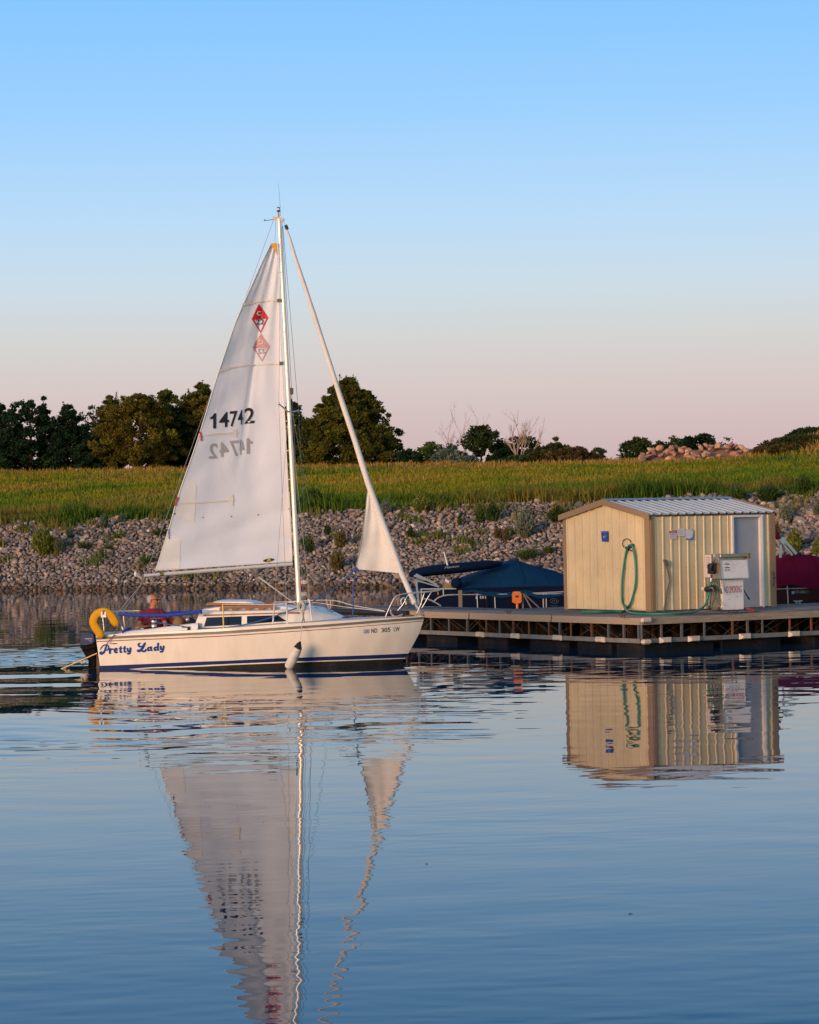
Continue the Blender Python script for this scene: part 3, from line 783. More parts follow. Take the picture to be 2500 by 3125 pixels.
# --- hull lines, read off its near side
XS = B.y(293, 1960, -.8).x                       # transom at deck
XB = B.y(1297, 1883, 0).x                        # stem head
XST = lambda z: XS + np.interp(z, [0, .65], [.05, .0])
_stem = [(1297, 1881), (1280, 1932), (1251, 1987), (1236, 2012), (1219, 2028), (1190, 2046)]
_sp = [B.y(px, py, 0) for px, py in _stem]
def XBW(z):
    zs = [p.z for p in _sp][::-1]; xs_ = [p.x for p in _sp][::-1]
    return interp(z, zs, xs_)
BEAM = 1.17
_bs = ([0, .12, .28, .45, .6, .72, .82, .9, .955, .985, 1], [.80, .93, 1.08, 1.17, 1.12, .97, .75, .49, .25, .10, .012])
def half(s): return float(np.interp(s, *_bs))
def hb(x): return half((x - XS) / (XB - XS))
def side(px, py):
    """a point of the near topside"""
    y = -1.0
    for _ in range(4):
        p = B.y(px, py, y); y = -hb(p.x)
    return p
def line(pts):
    q = [side(*p) for p in pts]
    return lambda x: float(np.interp(x, [p.x for p in q], [p.z for p in q]))
z_sheer = line([(296, 1939), (400, 1933), (560, 1925), (664, 1919), (850, 1906), (1000, 1897), (1150, 1888), (1297, 1879)])
z_rub0 = line([(296, 1945), (400, 1939), (560, 1932), (664, 1927), (850, 1915), (1000, 1905), (1150, 1893), (1297, 1882)])
z_rub1 = line([(296, 1952), (400, 1946), (560, 1939), (664, 1935), (850, 1923), (1000, 1912), (1150, 1900), (1297, 1889)])
z_pin0 = line([(296, 1957), (400, 1952), (560, 1946), (664, 1941), (850, 1929), (1000, 1919), (1150, 1907), (1297, 1894)])
z_pin1 = line([(296, 1959.5), (400, 1954.5), (560, 1948.5), (664, 1943.5), (850, 1931.5), (1000, 1921), (1150, 1908.5), (1297, 1896)])
z_st0 = line([(300, 2033), (450, 2027), (560, 2022), (700, 2017), (850, 2010), (1000, 2005), (1150, 2000), (1250, 1996)])
z_st1 = line([(300, 2052), (370, 2045), (450, 2038), (560, 2034), (700, 2027), (850, 2021), (1000, 2017), (1150, 2012), (1250, 2009)])
z_wh1 = line([(300, 2052), (370, 2046), (450, 2041), (560, 2038), (700, 2031), (850, 2025), (1000, 2020), (1150, 2015), (1250, 2012)])
LEV = [lambda x: -.34, lambda x: -.12, lambda x: z_wh1(x), z_st1, z_st0]
def mixl(f, g_, t): return lambda x: f(x) * (1 - t) + g_(x) * t
LEV += [mixl(z_st0, z_pin1, t) for t in (.2, .4, .6, .8)] + [z_pin1, z_pin0, z_rub1, z_rub0, z_sheer]
LMAT = [1, 1, 0, 2, 0, 0, 0, 0, 0, 3, 0, 4, 0]
NS = 56
ss = [1 - (1 - i / NS) ** 1.5 for i in range(NS + 1)]
def flare(z, s):
    t = max(0.0, min(1.0, (z + .3) / 1.0))
    return (.70 + .30 * t ** .6) if z < .2 else .70 + .30 * t ** .6
def hullp(s, lv):
    x0 = XS + (XB - XS) * s; z = lv(x0)
    x = XST(z) + (XBW(z) - XST(z)) * s
    z = lv(min(x, XB))
    return x, half(s) * flare(z, s), z
hm = MB()
for sgn in (-1, 1):
    P = []
    for lv in LEV:
        row = []
        for s in ss:
            x, y, z = hullp(s, lv); row.append((x, sgn * y, z))
        P.append(row)
    hm.grid(P, mi=lambda i, j: LMAT[i], flip=(sgn > 0))
# transom
for l in range(len(LEV) - 1):
    a = hullp(0, LEV[l]); b_ = hullp(0, LEV[l + 1])
    hm.add([(a[0], -a[1], a[2]), (a[0], a[1], a[2]), (b_[0], b_[1], b_[2]), (b_[0], -b_[1], b_[2])], [(0, 3, 2, 1)], LMAT[l])
hull = hm.build('hull', [gel, anti, navy, maroon_l, rubm], boat, smooth=True, ang=35)
def sheer_y(x):
    s = (x - XS) / (XB - XS); return half(max(0, min(1, s))) * flare(z_sheer(x), s)
# rubbing strake standing proud of the hull
rb = MB()
for sgn in (-1, 1):
    P = [[], [], [], []]
    for s in ss:
        for k, (lv, off) in enumerate(((z_rub0, .0), (z_rub0, .022), (z_rub1, .022), (z_rub1, .0))):
            x, y, z = hullp(s, lv); P[k].append((x, sgn * (y + off), z))
    rb.grid(P, flip=(sgn > 0))
rb.build('rubrail', rubm, boat)
# name on the quarter, swash lettering drawn with a broad brush
K = lambda x, y: side(230 + x / 5.227, 1780 + y / 5.227)
LETT = [
    [(507, 958, 10), (498, 985, 22), (486, 1020, 30), (474, 1060, 32), (458, 1098, 32), (430, 1124, 34), (402, 1122, 44), (398, 1104, 34), (418, 1092, 18)],
    [(400, 1058, 14), (410, 1030, 20), (432, 1004, 20), (466, 984, 20), (504, 982, 22), (530, 1006, 24), (530, 1040, 24), (510, 1066, 22), (486, 1070, 16)],
    [(548, 1042, 26), (550, 1080, 28), (548, 1116, 28)], [(556, 1072, 18), (572, 1048, 20), (597, 1052, 24)],
    [(628, 1084, 14), (662, 1072, 16), (666, 1048, 20), (645, 1036, 22), (625, 1056, 26), (624, 1090, 26), (645, 1110, 22), (672, 1096, 16)],
    [(722, 1012, 24), (714, 1082, 26), (724, 1104, 22), (746, 1096, 14)], [(695, 1042, 17), (740, 1038, 17)],
    [(786, 1008, 24), (778, 1078, 26), (788, 1100, 22), (812, 1092, 14)], [(760, 1038, 17), (804, 1034, 17)],
    [(832, 1040, 24), (832, 1076, 26), (848, 1092, 20), (868, 1076, 18)], [(878, 1030, 26), (872, 1090, 26), (858, 1126, 24), (834, 1122, 26)],
    [(1066, 1000, 14), (1046, 1012, 20), (1018, 1008, 26), (1002, 985, 26), (1012, 962, 22), (1034, 956, 14)],
    [(1112, 952, 20), (1098, 975, 32), (1076, 1018, 36), (1050, 1060, 32), (1018, 1088, 26), (992, 1086, 22), (990, 1068, 18), (1020, 1062, 18), (1056, 1078, 24), (1094, 1090, 28), (1122, 1072, 24), (1122, 1052, 14)],
    [(1200, 1030, 16), (1174, 1020, 22), (1152, 1046, 28), (1162, 1076, 24), (1190, 1066, 18)], [(1208, 1014, 26), (1204, 1066, 26), (1224, 1076, 16)],
    [(1304, 1026, 16), (1280, 1016, 22), (1258, 1042, 28), (1268, 1072, 24), (1296, 1060, 18)], [(1320, 950, 26), (1310, 1058, 28), (1330, 1068, 16)],
    [(1360, 1006, 24), (1358, 1046, 26), (1374, 1060, 20), (1394, 1044, 18)], [(1406, 1002, 26), (1398, 1058, 26), (1382, 1096, 24), (1356, 1092, 26)]]
nm = MB()
def on_hull(x, y, off):
    p = K(x, y); f = flare(p.z, 0) ; yy = -hb(p.x) * f
    q = B.y(230 + x / 5.227, 1780 + y / 5.227, yy - off); return q
for k, st in enumerate(LETT):
    pts = []
    for i in range(len(st) - 1):
        for j in range(5):
            u = j / 5; pts.append(tuple(st[i][q] * (1 - u) + st[i + 1][q] * u for q in range(3)))
    pts.append(st[-1]); pts2 = []
    for i in range(len(pts)):                  # soften the corners
        a, b_ = pts[max(0, i - 2)], pts[min(len(pts) - 1, i + 2)]
        pts2.append(tuple((a[q] + b_[q] + 2 * pts[i][q]) / 4 for q in range(3)))
    o_ = .006 + .0006 * k
    for i, (x, y, r) in enumerate((a_, b_, c_ * (1.0 if k < 2 else 1.22)) for a_, b_, c_ in pts2):        # overlapping round brush dabs joined to a ribbon
        c_ = [on_hull(x + r / 2 * math.cos(w_), y + r / 2 * math.sin(w_), o_ + .00002 * i) for w_ in np.linspace(0, 2 * math.pi, 10, endpoint=False)]
        nm.add(c_, [tuple(range(9, -1, -1))])
nm.build('boat_name', mat('blue_lettering', (.006, .055, .30), .4, spec=.2), boat)
sm = MB()
text_mb(sm, 'Catalina', lambda u, v: on_hull(553 + 112 * u, 972 - 24 * v, .006), bold=.02, shear=.3)
sm.build('maker_mark', mat('dark_lettering', (.03, .028, .028), .5), boat)
# bow registration
def reg_place(x0, y0, x1, y1, hgt):
    def f(u, v):
        px = x0 + (x1 - x0) * u; py = y0 + (y1 - y0) * u - hgt * v
        p = side(px, py); yy = -hb(p.x) * flare(p.z, 0) - .006
        s_ = (p.x - XST(p.z)) / (XBW(p.z) - XST(p.z))
        return B.y(px, py, -half(s_) * flare(p.z, s_) - .008)
    return f
rg = MB()
for t_, x0, x1 in (('ND', 1133.5, 1151.5), ('305', 1164, 1191.5), ('LW', 1202, 1220)):
    ya = 1932 - (x0 - 1133) * .07; yb = 1932 - (x1 - 1133) * .07
    text_mb(rg, t_, reg_place(x0, ya, x1, yb, 13), bold=.012)
rg.build('registration', mat('black_lettering', (.012, .012, .014), .5), boat)
dc = MB()
f_ = reg_place(1110.5, 1933, 1127, 1932, 11.5)
dc.add([f_(0, 0), f_(1, 0), f_(1, 1), f_(0, 1)], [(0, 1, 2, 3)], 0)
h_ = lambda u, v: Vector(f_(u, v)) + Vector((0, -.003, 0))
dc.add([h_(.1, .12), h_(.9, .12), h_(.9, .88), h_(.1, .88)], [(0, 1, 2, 3)], 1)
text_mb(dc, '25', lambda u, v: Vector(f_(.22 + .56 * u, .22 + .56 * v)) + Vector((0, -.006, 0)), bold=.03, mi=0)
dc.build('decal', [mat('decal_blue', (.05, .05, .30), .5), mat('decal_white', (.7, .68, .7), .5)], boat)

# --- deck, cockpit, cabin trunk
CX0, CX1 = B.y(372, 1930, -.75).x, B.y(604, 1900, -.72).x       # cockpit from / to
TX1 = B.y(1053, 1883, -.2).x                                      # cabin nose
dk = MB()
def dline(x, u):                                                  # u: 0 centre .. 1 edge
    y = sheer_y(x) * u; return z_sheer(x) - .01 + .05 * (1 - u * u) * min(1, sheer_y(x))
xsA = list(np.linspace(XS, CX0, 4)); xsB = list(np.linspace(CX0, CX1, 12)); xsC = list(np.linspace(CX1, XB, 34))
for sgn in (-1, 1):
    for xx, u0 in ((xsA, 0), (xsC, 0)):
        P = [[(x, sgn * sheer_y(x) * u, dline(x, u)) for x in xx] for u in np.linspace(1, u0, 7)]
        dk.grid(P, flip=(sgn > 0), mi=lambda i, j: 0 if i < 1 else 1)
    P = [[(x, sgn * y(x), dline(x, 1) + .012) for x in xsB] for y in (lambda x: sheer_y(x), lambda x: .72)]
    dk.grid(P, flip=(sgn > 0))
dk.build('deck', [deckm, nonskid], boat, smooth=True)
zc = z_sheer((CX0 + CX1) / 2)
ck = MB()
for a, b_ in (((CX0, -.72, zc - .30), (CX1, -.28, zc - .20)), ((CX0, .28, zc - .30), (CX1, .72, zc - .20)), ((CX0, -.28, zc - .62), (CX1, .28, zc - .55))): ck.box(a, b_)
for y in (-.72, .70): ck.box((CX0, y, zc - .30), (CX1, y + .02, zc + .02))
for y in (-.28, .26): ck.box((CX0, y, zc - .6), (CX1, y + .02, zc - .2))
ck.box((CX0 - .02, -.72, zc - .6), (CX0, .72, zc + .02)); ck.box((CX1, -.72, zc - .6), (CX1 + .02, .72, zc + .02))
ck.build('cockpit', deckm, boat)
for sgn in (-1, 1):
    cm = MB(); P = [[], [], [], [], []]
    for px, py in ((352, 1938), (372, 1930), (400, 1925), (450, 1920), (500, 1913), (560, 1906), (592, 1902), (606, 1901)):
        p = B.y(px, py, -.80); zb = z_sheer(p.x) - .02
        for k, (y, z) in enumerate(((.90, zb), (.86, p.z - .03), (.82, p.z), (.75, p.z), (.72, zb))): P[k].append((p.x, sgn * y, z))
    cm.grid(P, flip=(sgn > 0)); cm.build('coaming', deckm, boat, smooth=True, ang=50)
# trunk cabin sections: (px of near side-top edge, py, half width top, half width bottom)
sec = [(607, 1869, .66, .74), (640, 1868, .665, .76), (760, 1865, .66, .77), (860, 1863, .62, .74), (920, 1862, .57, .71), (946, 1862, .53, .68), (975, 1868, .45, .60), (1005, 1876, .36, .50), (1035, 1883, .24, .36), (1056, 1888, .10, .16)]
P = []
def cab_top(px, py, hw): return B.y(px, py, -hw)
for k, (px, py, a, b_) in enumerate(sec):
    p = cab_top(px, py, a); zb = z_sheer(p.x) + .0
    zt = max(p.z, zb + .015)
    cr = .07 * min(1, a / .5)
    x0 = p.x - (.10 if k == 0 else 0)
    row = [(x0, -b_, zb)]
    for u in (.25, .5, .75): row.append((x0 + (p.x - x0) * u, -(b_ * (1 - u) + a * u), zb + (zt - .03 - zb) * u))
    row += [(p.x, -a - .006, zt - .03), (p.x, -a + .02, zt)]
    row += [(p.x, -a * u, zt + cr * (1 - u * u)) for u in (.6, .2)]
    row += [(q[0], -q[1], q[2]) for q in row[::-1]]
    P.append(row)
cb = MB(); cb.grid(list(map(list, zip(*P))))
r0_ = P[0]; cb.add(r0_, [tuple(range(len(r0_)))])
cabin = cb.build('cabin', gel, boat, smooth=True, ang=30)
def cab_side(px, py, off=.0):
    """a point on the near wall of the cabin trunk"""
    y = -.72
    for _ in range(4):
        p = B.y(px, py, y)
        xs_ = [r[4][0] for r in P]; a = interp(p.x, xs_, [-r[4][1] for r in P]); b_ = interp(p.x, xs_, [-r[0][1] for r in P])
        zt = interp(p.x, xs_, [r[4][2] for r in P]); zb = interp(p.x, xs_, [r[0][2] for r in P])
        u = max(0, min(1, (p.z - zb) / max(zt - zb, .01))); y = -(b_ * (1 - u) + a * u) - off
    return B.y(px, py, y)
def C5(x, y, off): return cab_side(560 + x * .23188, 1780 + y * .23196, off)
for poly in ([(306, 450), (764, 434), (762, 545), (266, 572)], [(836, 432), (1222, 420), (1240, 422), (1358, 498), (836, 538)]):
    m_ = MB()
    n_ = len(poly); fine_ = []
    for i in range(n_):
        a, b_ = poly[i], poly[(i + 1) % n_]
        for j in range(6): fine_.append((a[0] + (b_[0] - a[0]) * j / 6, a[1] + (b_[1] - a[1]) * j / 6))
    m_.add([C5(x, y, .006) for x, y in fine_], [tuple(range(len(fine_)))][::-1])
    wd = m_.build('window', glassd, boat)
tk = MB()
st_ = [(252, 434, 266, 413), (500, 424, 500, 407), (900, 410, 900, 396), (1300, 398, 1300, 384), (1535, 400, 1522, 380)]
Pq = [[C5(a, b_, .016) for a, b_, c_, d_ in st_], [C5(c_, d_, .016) for a, b_, c_, d_ in st_]]
tk.grid(Pq); tk.build('teak_trim', teak, boat)
# sliding hatch, its teak rails, hand rail with scallops
def top(px, py, y): return B.y(px, py, y)
sh_ = MB()
def capbox(p0, p1, y0, y1, thick, bulge=.02, mi=0):
    Pp = []
    n_ = 8
    for i in range(n_ + 1):
        u = i / n_; x = p0.x + (p1.x - p0.x) * u; z = p0.z + (p1.z - p0.z) * u
        e = min(1, 4 * u, 4 * (1 - u)) ** .5 if thick > .05 else 1
        row = [(x, y0, z), (x, y0 + .01, z + thick * e * .8), (x, y0 + .05, z + thick * e)]
        row += [(x, (y0 + y1) / 2, z + thick * e + bulge)]
        row += [(x, y1 - .05, z + thick * e), (x, y1 - .01, z + thick * e * .8), (x, y1, z)]
        Pp.append(row)
    sh_.grid(list(map(list, zip(*Pp))), mi=mi)
    for r_ in (Pp[0], Pp[-1]): sh_.add(r_, [tuple(range(7))], mi)
capbox(top(618, 1862, -.46), top(905, 1858, -.46), -.46, .46, .075)
capbox(top(628, 1846, -.40), top(790, 1846, -.40), -.40, .40, .075)
sh_.build('sliding_hatch', gel, boat, smooth=True, ang=40)
h2 = MB()
for sgn in (-1, 1):
    a, b_ = top(630, 1845.5, -.44), top(840, 1848.5, -.44)
    h2.prism([(a.x, sgn * .44, a.z), (b_.x, sgn * .44, b_.z - .0), (b_.x, sgn * .44, b_.z + .035), (a.x + .03, sgn * .44, a.z + .045)], (0, sgn * .03, 0))
    a, b_ = top(672, 1866, -.56), top(842, 1862, -.56)
    L_ = b_.x - a.x; tb = lambda u: a.z + (b_.z - a.z) * u
    h2.bar((a.x, sgn * .56, a.z + .075), (b_.x, sgn * .56, b_.z + .07), .035, .04)
    for u in (.04, .26, .50, .74, .96):
        h2.prism([(a.x + L_ * u - .065, sgn * .56 - .015, tb(u) + .06), (a.x + L_ * u - .035, sgn * .56 - .015, tb(u) - .02), (a.x + L_ * u + .035, sgn * .56 - .015, tb(u) - .02), (a.x + L_ * u + .065, sgn * .56 - .015, tb(u) + .06)], (0, .03, 0))
h2.build('handrail', teak, boat)
fh = MB()
a, b_, c_, d_ = top(957, 1857, -.28), top(1028, 1882, -.2), top(1040, 1879, .2), top(980, 1853, .28)
fh.prism([a, b_, c_, d_], (0, 0, .03)); 
fo = fh.build('fore_hatch', mat('grey_acrylic', (.25, .27, .28), .25), boat)
fv = MB(); fv.prism([top(986, 1868, -.12), top(1015, 1873, -.12), top(1018, 1870, .08), top(990, 1864, .08)], (0, 0, .05)); fv.build('vent', mat('blue_smoke_plastic', (.04, .08, .14), .2), fo)

# --- mast, boom, rigging (centre plane)
def c0(px, py, y=0.0): return B.y(px, py, y)
mk = MB()
m0, m1 = c0(913, 1842), c0(852, 668)
mpts = [m0.lerp(m1, u) for u in np.linspace(0, 1, 14)]
mk.tube(mpts, [.052 - .008 * u for u in np.linspace(0, 1, 14)], 14, flat=(1.0, .75, 1))
mast = mk.build('mast', alu, boat, smooth=True, ang=50)
mh = MB()
a, b_ = c0(834, 664), c0(868, 667)
mh.prism([(a.x, -.02, a.z - .035), (a.x + .10, -.02, a.z - .07), (b_.x - .05, -.02, b_.z - .06), (b_.x, -.02, b_.z - .03), (b_.x - .01, -.02, b_.z + .015), (a.x, -.02, a.z + .03)], (0, .04, 0))
mh.tube([c0(851, 668), c0(850, 646)], .016, 8)
mh.build('masthead', mat('dull_metal', (.30, .26, .24), .5, .6), mast)
ml = MB(); q = c0(850, 646)
ml.lathe([(.032, 0), (.036, .01), (.036, .03)], q, 12, 1); ml.lathe([(.03, .03), (.03, .075)], q, 12, 0); ml.lathe([(.033, .075), (.033, .09), (.02, .095)], q, 12, 1)
ml.build('anchor_light', [mat('lamp_lens', (.55, .55, .52), .2), blackm], mast, smooth=True, ang=40)
wv = MB(); wv.tube([c0(838, 669), c0(805, 674)], .006, 6); wv.tube([c0(809, 673), c0(808, 668)], .010, 6); wv.build('wind_vane', blackm, mast)
an = MB(); an.tube(lerp_path([c0(856, 660), c0(855, 625), c0(850, 560)], 5), [.004 - .0002 * i for i in range(11)], 5); an.build('antenna', blackm, mast)
st2 = MB()
q = c0(889, 1193)
st2.prism([c0(876, 1192), c0(886, 1183), c0(894, 1184), c0(894, 1202), c0(888, 1205)], (0, .06, 0)); st2.build('steaming_light', blackm, mast)
sp = MB()
sl, sm_, sr = c0(851, 1232, -.72), c0(881, 1258, 0), c0(911, 1254, .72)
for t_ in (sl, sr):
    sp.tube([sm_, t_], [.02, .014], 8); sp.lathe([(.012, -.03), (.02, 0), (.012, .03)], t_, 8)
sp.build('spreader', steel, mast, smooth=True)
ptl = MB()
ptl.prism([c0(915, 1776, -.06), c0(919, 1776, -.06), c0(920, 1791, -.06), c0(916, 1791, -.06)], (0, .01, 0)); ptl.build('warning_sticker', mat('red_sticker', (.5, .03, .02), .5), mast)
BETA = R(22)
SN = Vector((math.sin(BETA), -math.cos(BETA), 0)); m_mid = c0(890, 1718)
def sp_(px, py, off=0.0):
    """a point in the plane the boom is swung to"""
    return B.hit(px, py, SN, SN.dot(Vector((m_mid.x - .03, 0, 0))) + off)
bo = MB(); b0_, b1_ = sp_(893, 1721, -.01), sp_(440, 1757, -.01)
bo.tube([b0_.lerp(b1_, u) for u in np.linspace(0, 1, 6)], .036, 12)
boom = bo.build('boom', alu, boat, smooth=True, ang=50)
be = MB(); be.tube([b0_ + (b0_ - b1_).normalized() * .0, c0(903, 1722)], .02, 8); be.tube([sp_(894, 1700), sp_(894, 1735)], .014, 8); be.build('gooseneck', blackm, boom)
bc_ = MB(); q = sp_(498, 1752.4, 0); bc_.tube([q, q + (b1_ - b0_).normalized() * .07], .040, 12); bc_.build('boom_collar', mat('brass', (.45, .28, .08), .35, .9), boom)
# mainsail: luff x, leech x for each height
LEE = [(827, 743), (797, 805), (770, 866), (742, 928), (718, 985), (693, 1058), (668, 1132), (648, 1195), (628, 1262), (609, 1324), (587, 1390), (562, 1460), (541, 1522), (529, 1565), (518, 1605), (504, 1650), (490, 1695), (475, 1741)]
LUF = [(845, 740), (847, 770), (851, 870), (854, 960), (859, 1080), (864, 1180), (870, 1290), (874, 1380), (879, 1480), (884, 1580), (889, 1660), (892, 1713)]
lee_y = [p[1] for p in LEE]; lee_x = [p[0] for p in LEE]; luf_y = [p[1] for p in LUF]; luf_x = [p[0] for p in LUF]
NU, NV = 34, 64
FOOT = lambda u: 1713 + 28 * u                       # foot runs from tack (u=0) to clew (u=1)
def sail_px(u, v):
    """u: 0 luff .. 1 leech, v: 0 foot .. 1 head, in picture units"""
    yl, yr = 1741 + (743 - 1741) * v, 1713 + (740 - 1713) * v
    xl, xr = float(np.interp(yl, lee_y, lee_x)), float(np.interp(yr, luf_y, luf_x))
    return xr + (xl - xr) * u, yr + (yl - yr) * u
def sail_belly(u, v):
    u = max(0.0, min(1.0, u)); v = max(0.0, min(1.0, v))
    b_ = .17 * math.sin(math.pi * u ** .8) * (math.sin(math.pi * min(1, v * .95 + .03)) ** .7)
    b_ += .024 * math.sin(u * 17 + v * 3 + 2 * math.sin(v * 7)) * (1 - u) * (.3 + v)                     # vertical wrinkles behind the mast
    d = (v - .04 - .13 * (1 - u)); b_ += .030 * math.exp(-(d / .022) ** 2) * (1 - u * .6)  # folds running up from the clew
    d = (v - .02 - .06 * (1 - u)); b_ += .022 * math.exp(-(d / .015) ** 2)
    d = (v - .10 - .20 * (1 - u)); b_ += .010 * math.exp(-(d / .03) ** 2)
    if .25 < v < .85: b_ += .042 * math.exp(-((u - (.47 - .1 * (v - .5))) / .025) ** 2) * math.sin((v - .25) / .6 * math.pi)  # crease ending the battens
    b_ += .008 * math.sin(40 * v + 9 * u) * u
    b_ += .035 * (fbm(np.array([u * 5 + 3]), np.array([v * 9 + 1]), 3)[0] - .5)
    return -b_                                          # bellies away to leeward
def sail_pt(u, v, off=0.0):
    px, py = sail_px(u, v)
    return sp_(px, py, sail_belly(u, v) + off)
SG_ = [[sail_pt(1 - i / NU, j / NV) for i in range(NU + 1)] for j in range(NV + 1)]
sailm = bpy.data.materials.new('sailcloth'); nt, N, L, b = nodes(sailm)
b.inputs['Base Color'].default_value = (.86, .87, .93, 1); b.inputs['Roughness'].default_value = .75; b.inputs['Specular IOR Level'].default_value = .25
tr = N.new('ShaderNodeBsdfTranslucent'); tr.inputs['Color'].default_value = (.72, .70, .72, 1)
ms = N.new('ShaderNodeMixShader'); ms.inputs[0].default_value = .22
L.new(b.outputs[0], ms.inputs[1]); L.new(tr.outputs[0], ms.inputs[2]); L.new(ms.outputs[0], N['Material Output'].inputs['Surface'])
tc = N.new('ShaderNodeTexCoord'); nz = N.new('ShaderNodeTexNoise'); nz.inputs['Scale'].default_value = 2.2; nz.inputs['Detail'].default_value = 6
L.new(tc.outputs['Object'], nz.inputs['Vector'])
bp_ = N.new('ShaderNodeBump'); bp_.inputs['Distance'].default_value = .02; L.new(nz.outputs['Fac'], bp_.inputs['Height']); L.new(bp_.outputs[0], b.inputs['Normal'])
yel = mat('yellow_headboard', (.75, .36, .02), .5)
ms_ = MB(); ms_.grid(SG_); mainsail = ms_.build('mainsail', sailm, boat, smooth=True)
hb_ = MB(); hb_.add([sail_pt(.0, .999, .012), sail_pt(1, .999, .012), sail_pt(.0, .96, .012)], [(0, 1, 2)]); hb_.build('headboard', yel, mainsail)
def inv_sail(px, py):
    u, v = .5, .5
    for _ in range(25):
        x, y = sail_px(u, v); x2, y2 = sail_px(u + .01, v); x3, y3 = sail_px(u, v + .01)
        a, b_, c_, d_ = (x2 - x) / .01, (x3 - x) / .01, (y2 - y) / .01, (y3 - y) / .01
        det = a * d_ - b_ * c_; ex, ey = px - x, py - y
        u += (d_ * ex - b_ * ey) / det; v += (-c_ * ex + a * ey) / det
        u = max(-.2, min(1.2, u)); v = max(-.2, min(1.2, v))
    return u, v
def on_sail(px, py, off=.008):
    u, v = inv_sail(px, py); return sail_pt(u, v, off)
def patch(mb, poly, off, mi=0, n=6):
    """a quad laid on the sail cloth"""
    a, b_, c_, d_ = poly
    Pq = [[on_sail(*[(a[k] * (1 - u) + b_[k] * u) * (1 - v) + (d_[k] * (1 - u) + c_[k] * u) * v for k in (0, 1)], off) for u in np.linspace(0, 1, n)] for v in np.linspace(0, 1, n)]
    mb.grid(Pq, mi=mi)
cream = mat('cream_webbing', (.70, .66, .60), .7)
for seg in ([(740, 930), (780, 921), (852, 914)], [(668, 1133), (702, 1122), (760, 1113), (857, 1109)], [(612, 1329), (660, 1324), (726, 1320)], [(541, 1537), (600, 1534), (660, 1530), (714, 1526)]):
    bt = MB()
    for i in range(len(seg) - 1):
        (xa, ya), (xb, yb) = seg[i], seg[i + 1]
        w_ = 4.5 if i == 0 and seg[0][0] > 650 else 2.6
        patch(bt, [(xa, ya + w_), (xb, yb + w_), (xb, yb - w_), (xa, ya - w_)], .014 + .002 * i)
    for cx, cy, r in ((722, 1322, 11), (712, 1526, 15)):
        if abs(cy - seg[-1][1]) < 4:
            c_ = [on_sail(cx + r * math.cos(w_), cy + r * 1.2 * math.sin(w_), .013) for w_ in np.linspace(math.pi / 2, 3 * math.pi / 2, 12)]
            bt.add(c_, [tuple(range(12))])
    bt.build('batten_pocket', cream, mainsail)
pc = mat('patch_cloth', (.76, .745, .755), .75)     # reinforcing patches at leech, clew and luff
for q in ([(531, 1572), (593, 1595), (600, 1480), (573, 1465)], [(478, 1738), (548, 1733), (552, 1648), (512, 1630)], [(857, 1640), (891, 1640), (884, 1500), (861, 1508)], [(858, 1712), (891, 1710), (890, 1666), (862, 1672)]):
    pt2 = MB(); patch(pt2, q, .006); pt2.build('reinforcement', pc, mainsail)
ed = MB()                                     # hem tape along the leech and the foot
lp = [sail_pt(1, v, .004) for v in np.linspace(0, 1, 60)]; ed.tube(lp, .010, 5, flat=(1, .5, 1))
ed.tube([sail_pt(u, 0, .004) for u in np.linspace(0, 1, 30)], .012, 5, flat=(1, .5, 1)); ed.tube([sail_pt(0, v, .004) for v in np.linspace(0, 1, 40)], .012, 5, flat=(1, .5, 1))
ed.build('hem', cream, mainsail)
gr = MB()
for px, py in ((620, 1579), (706, 1576), (788, 1571)):
    c_ = [on_sail(px + 1.8 * math.cos(w_), py + 2 * math.sin(w_), .014) for w_ in np.linspace(0, 6.28, 9)[:-1]]; gr.add(c_, [tuple(range(8))], 0)
for px, py in ((533, 1568), (882, 1553)):
    c_ = [on_sail(px + 2.6 * math.cos(w_), py + 2.6 * math.sin(w_), .016) for w_ in np.linspace(0, 6.28, 9)[:-1]]; gr.add(c_, [tuple(range(8))], 0)
gr.build('grommet', blackm, mainsail)
sl_ = MB()
for px, py in ((851, 917), (858, 1109)):
    p = on_sail(px, py, .02); sl_.box(p - Vector((.03, .02, .035)), p + Vector((.05, .02, .035)))
for px, py in ((849, 830), (861, 1012), (866, 1196), (874, 1285), (875, 1375), (882, 1463), (888, 1630)):
    p = on_sail(px, py, .01); sl_.box(p - Vector((.01, .01, .008)), p + Vector((.06, .01, .008)), 1)
sl_.build('sail_slide', [blackm, cream], mainsail)
tt_ = MB()
for pts in ([(609, 1318), (613, 1326), (614, 1345)], [(543, 1517), (538, 1530), (535, 1544)]):
    tt_.tube([on_sail(*p, .016) for p in pts], .016, 6)
tt_.build('telltale', mat('red_ribbon', (.55, .02, .02), .6), mainsail)
tb_ = MB(); tb_.tube([on_sail(515, 1614, .012), on_sail(516, 1645, .02)], .007, 5); tb_.build('reef_line', ropeb, mainsail)
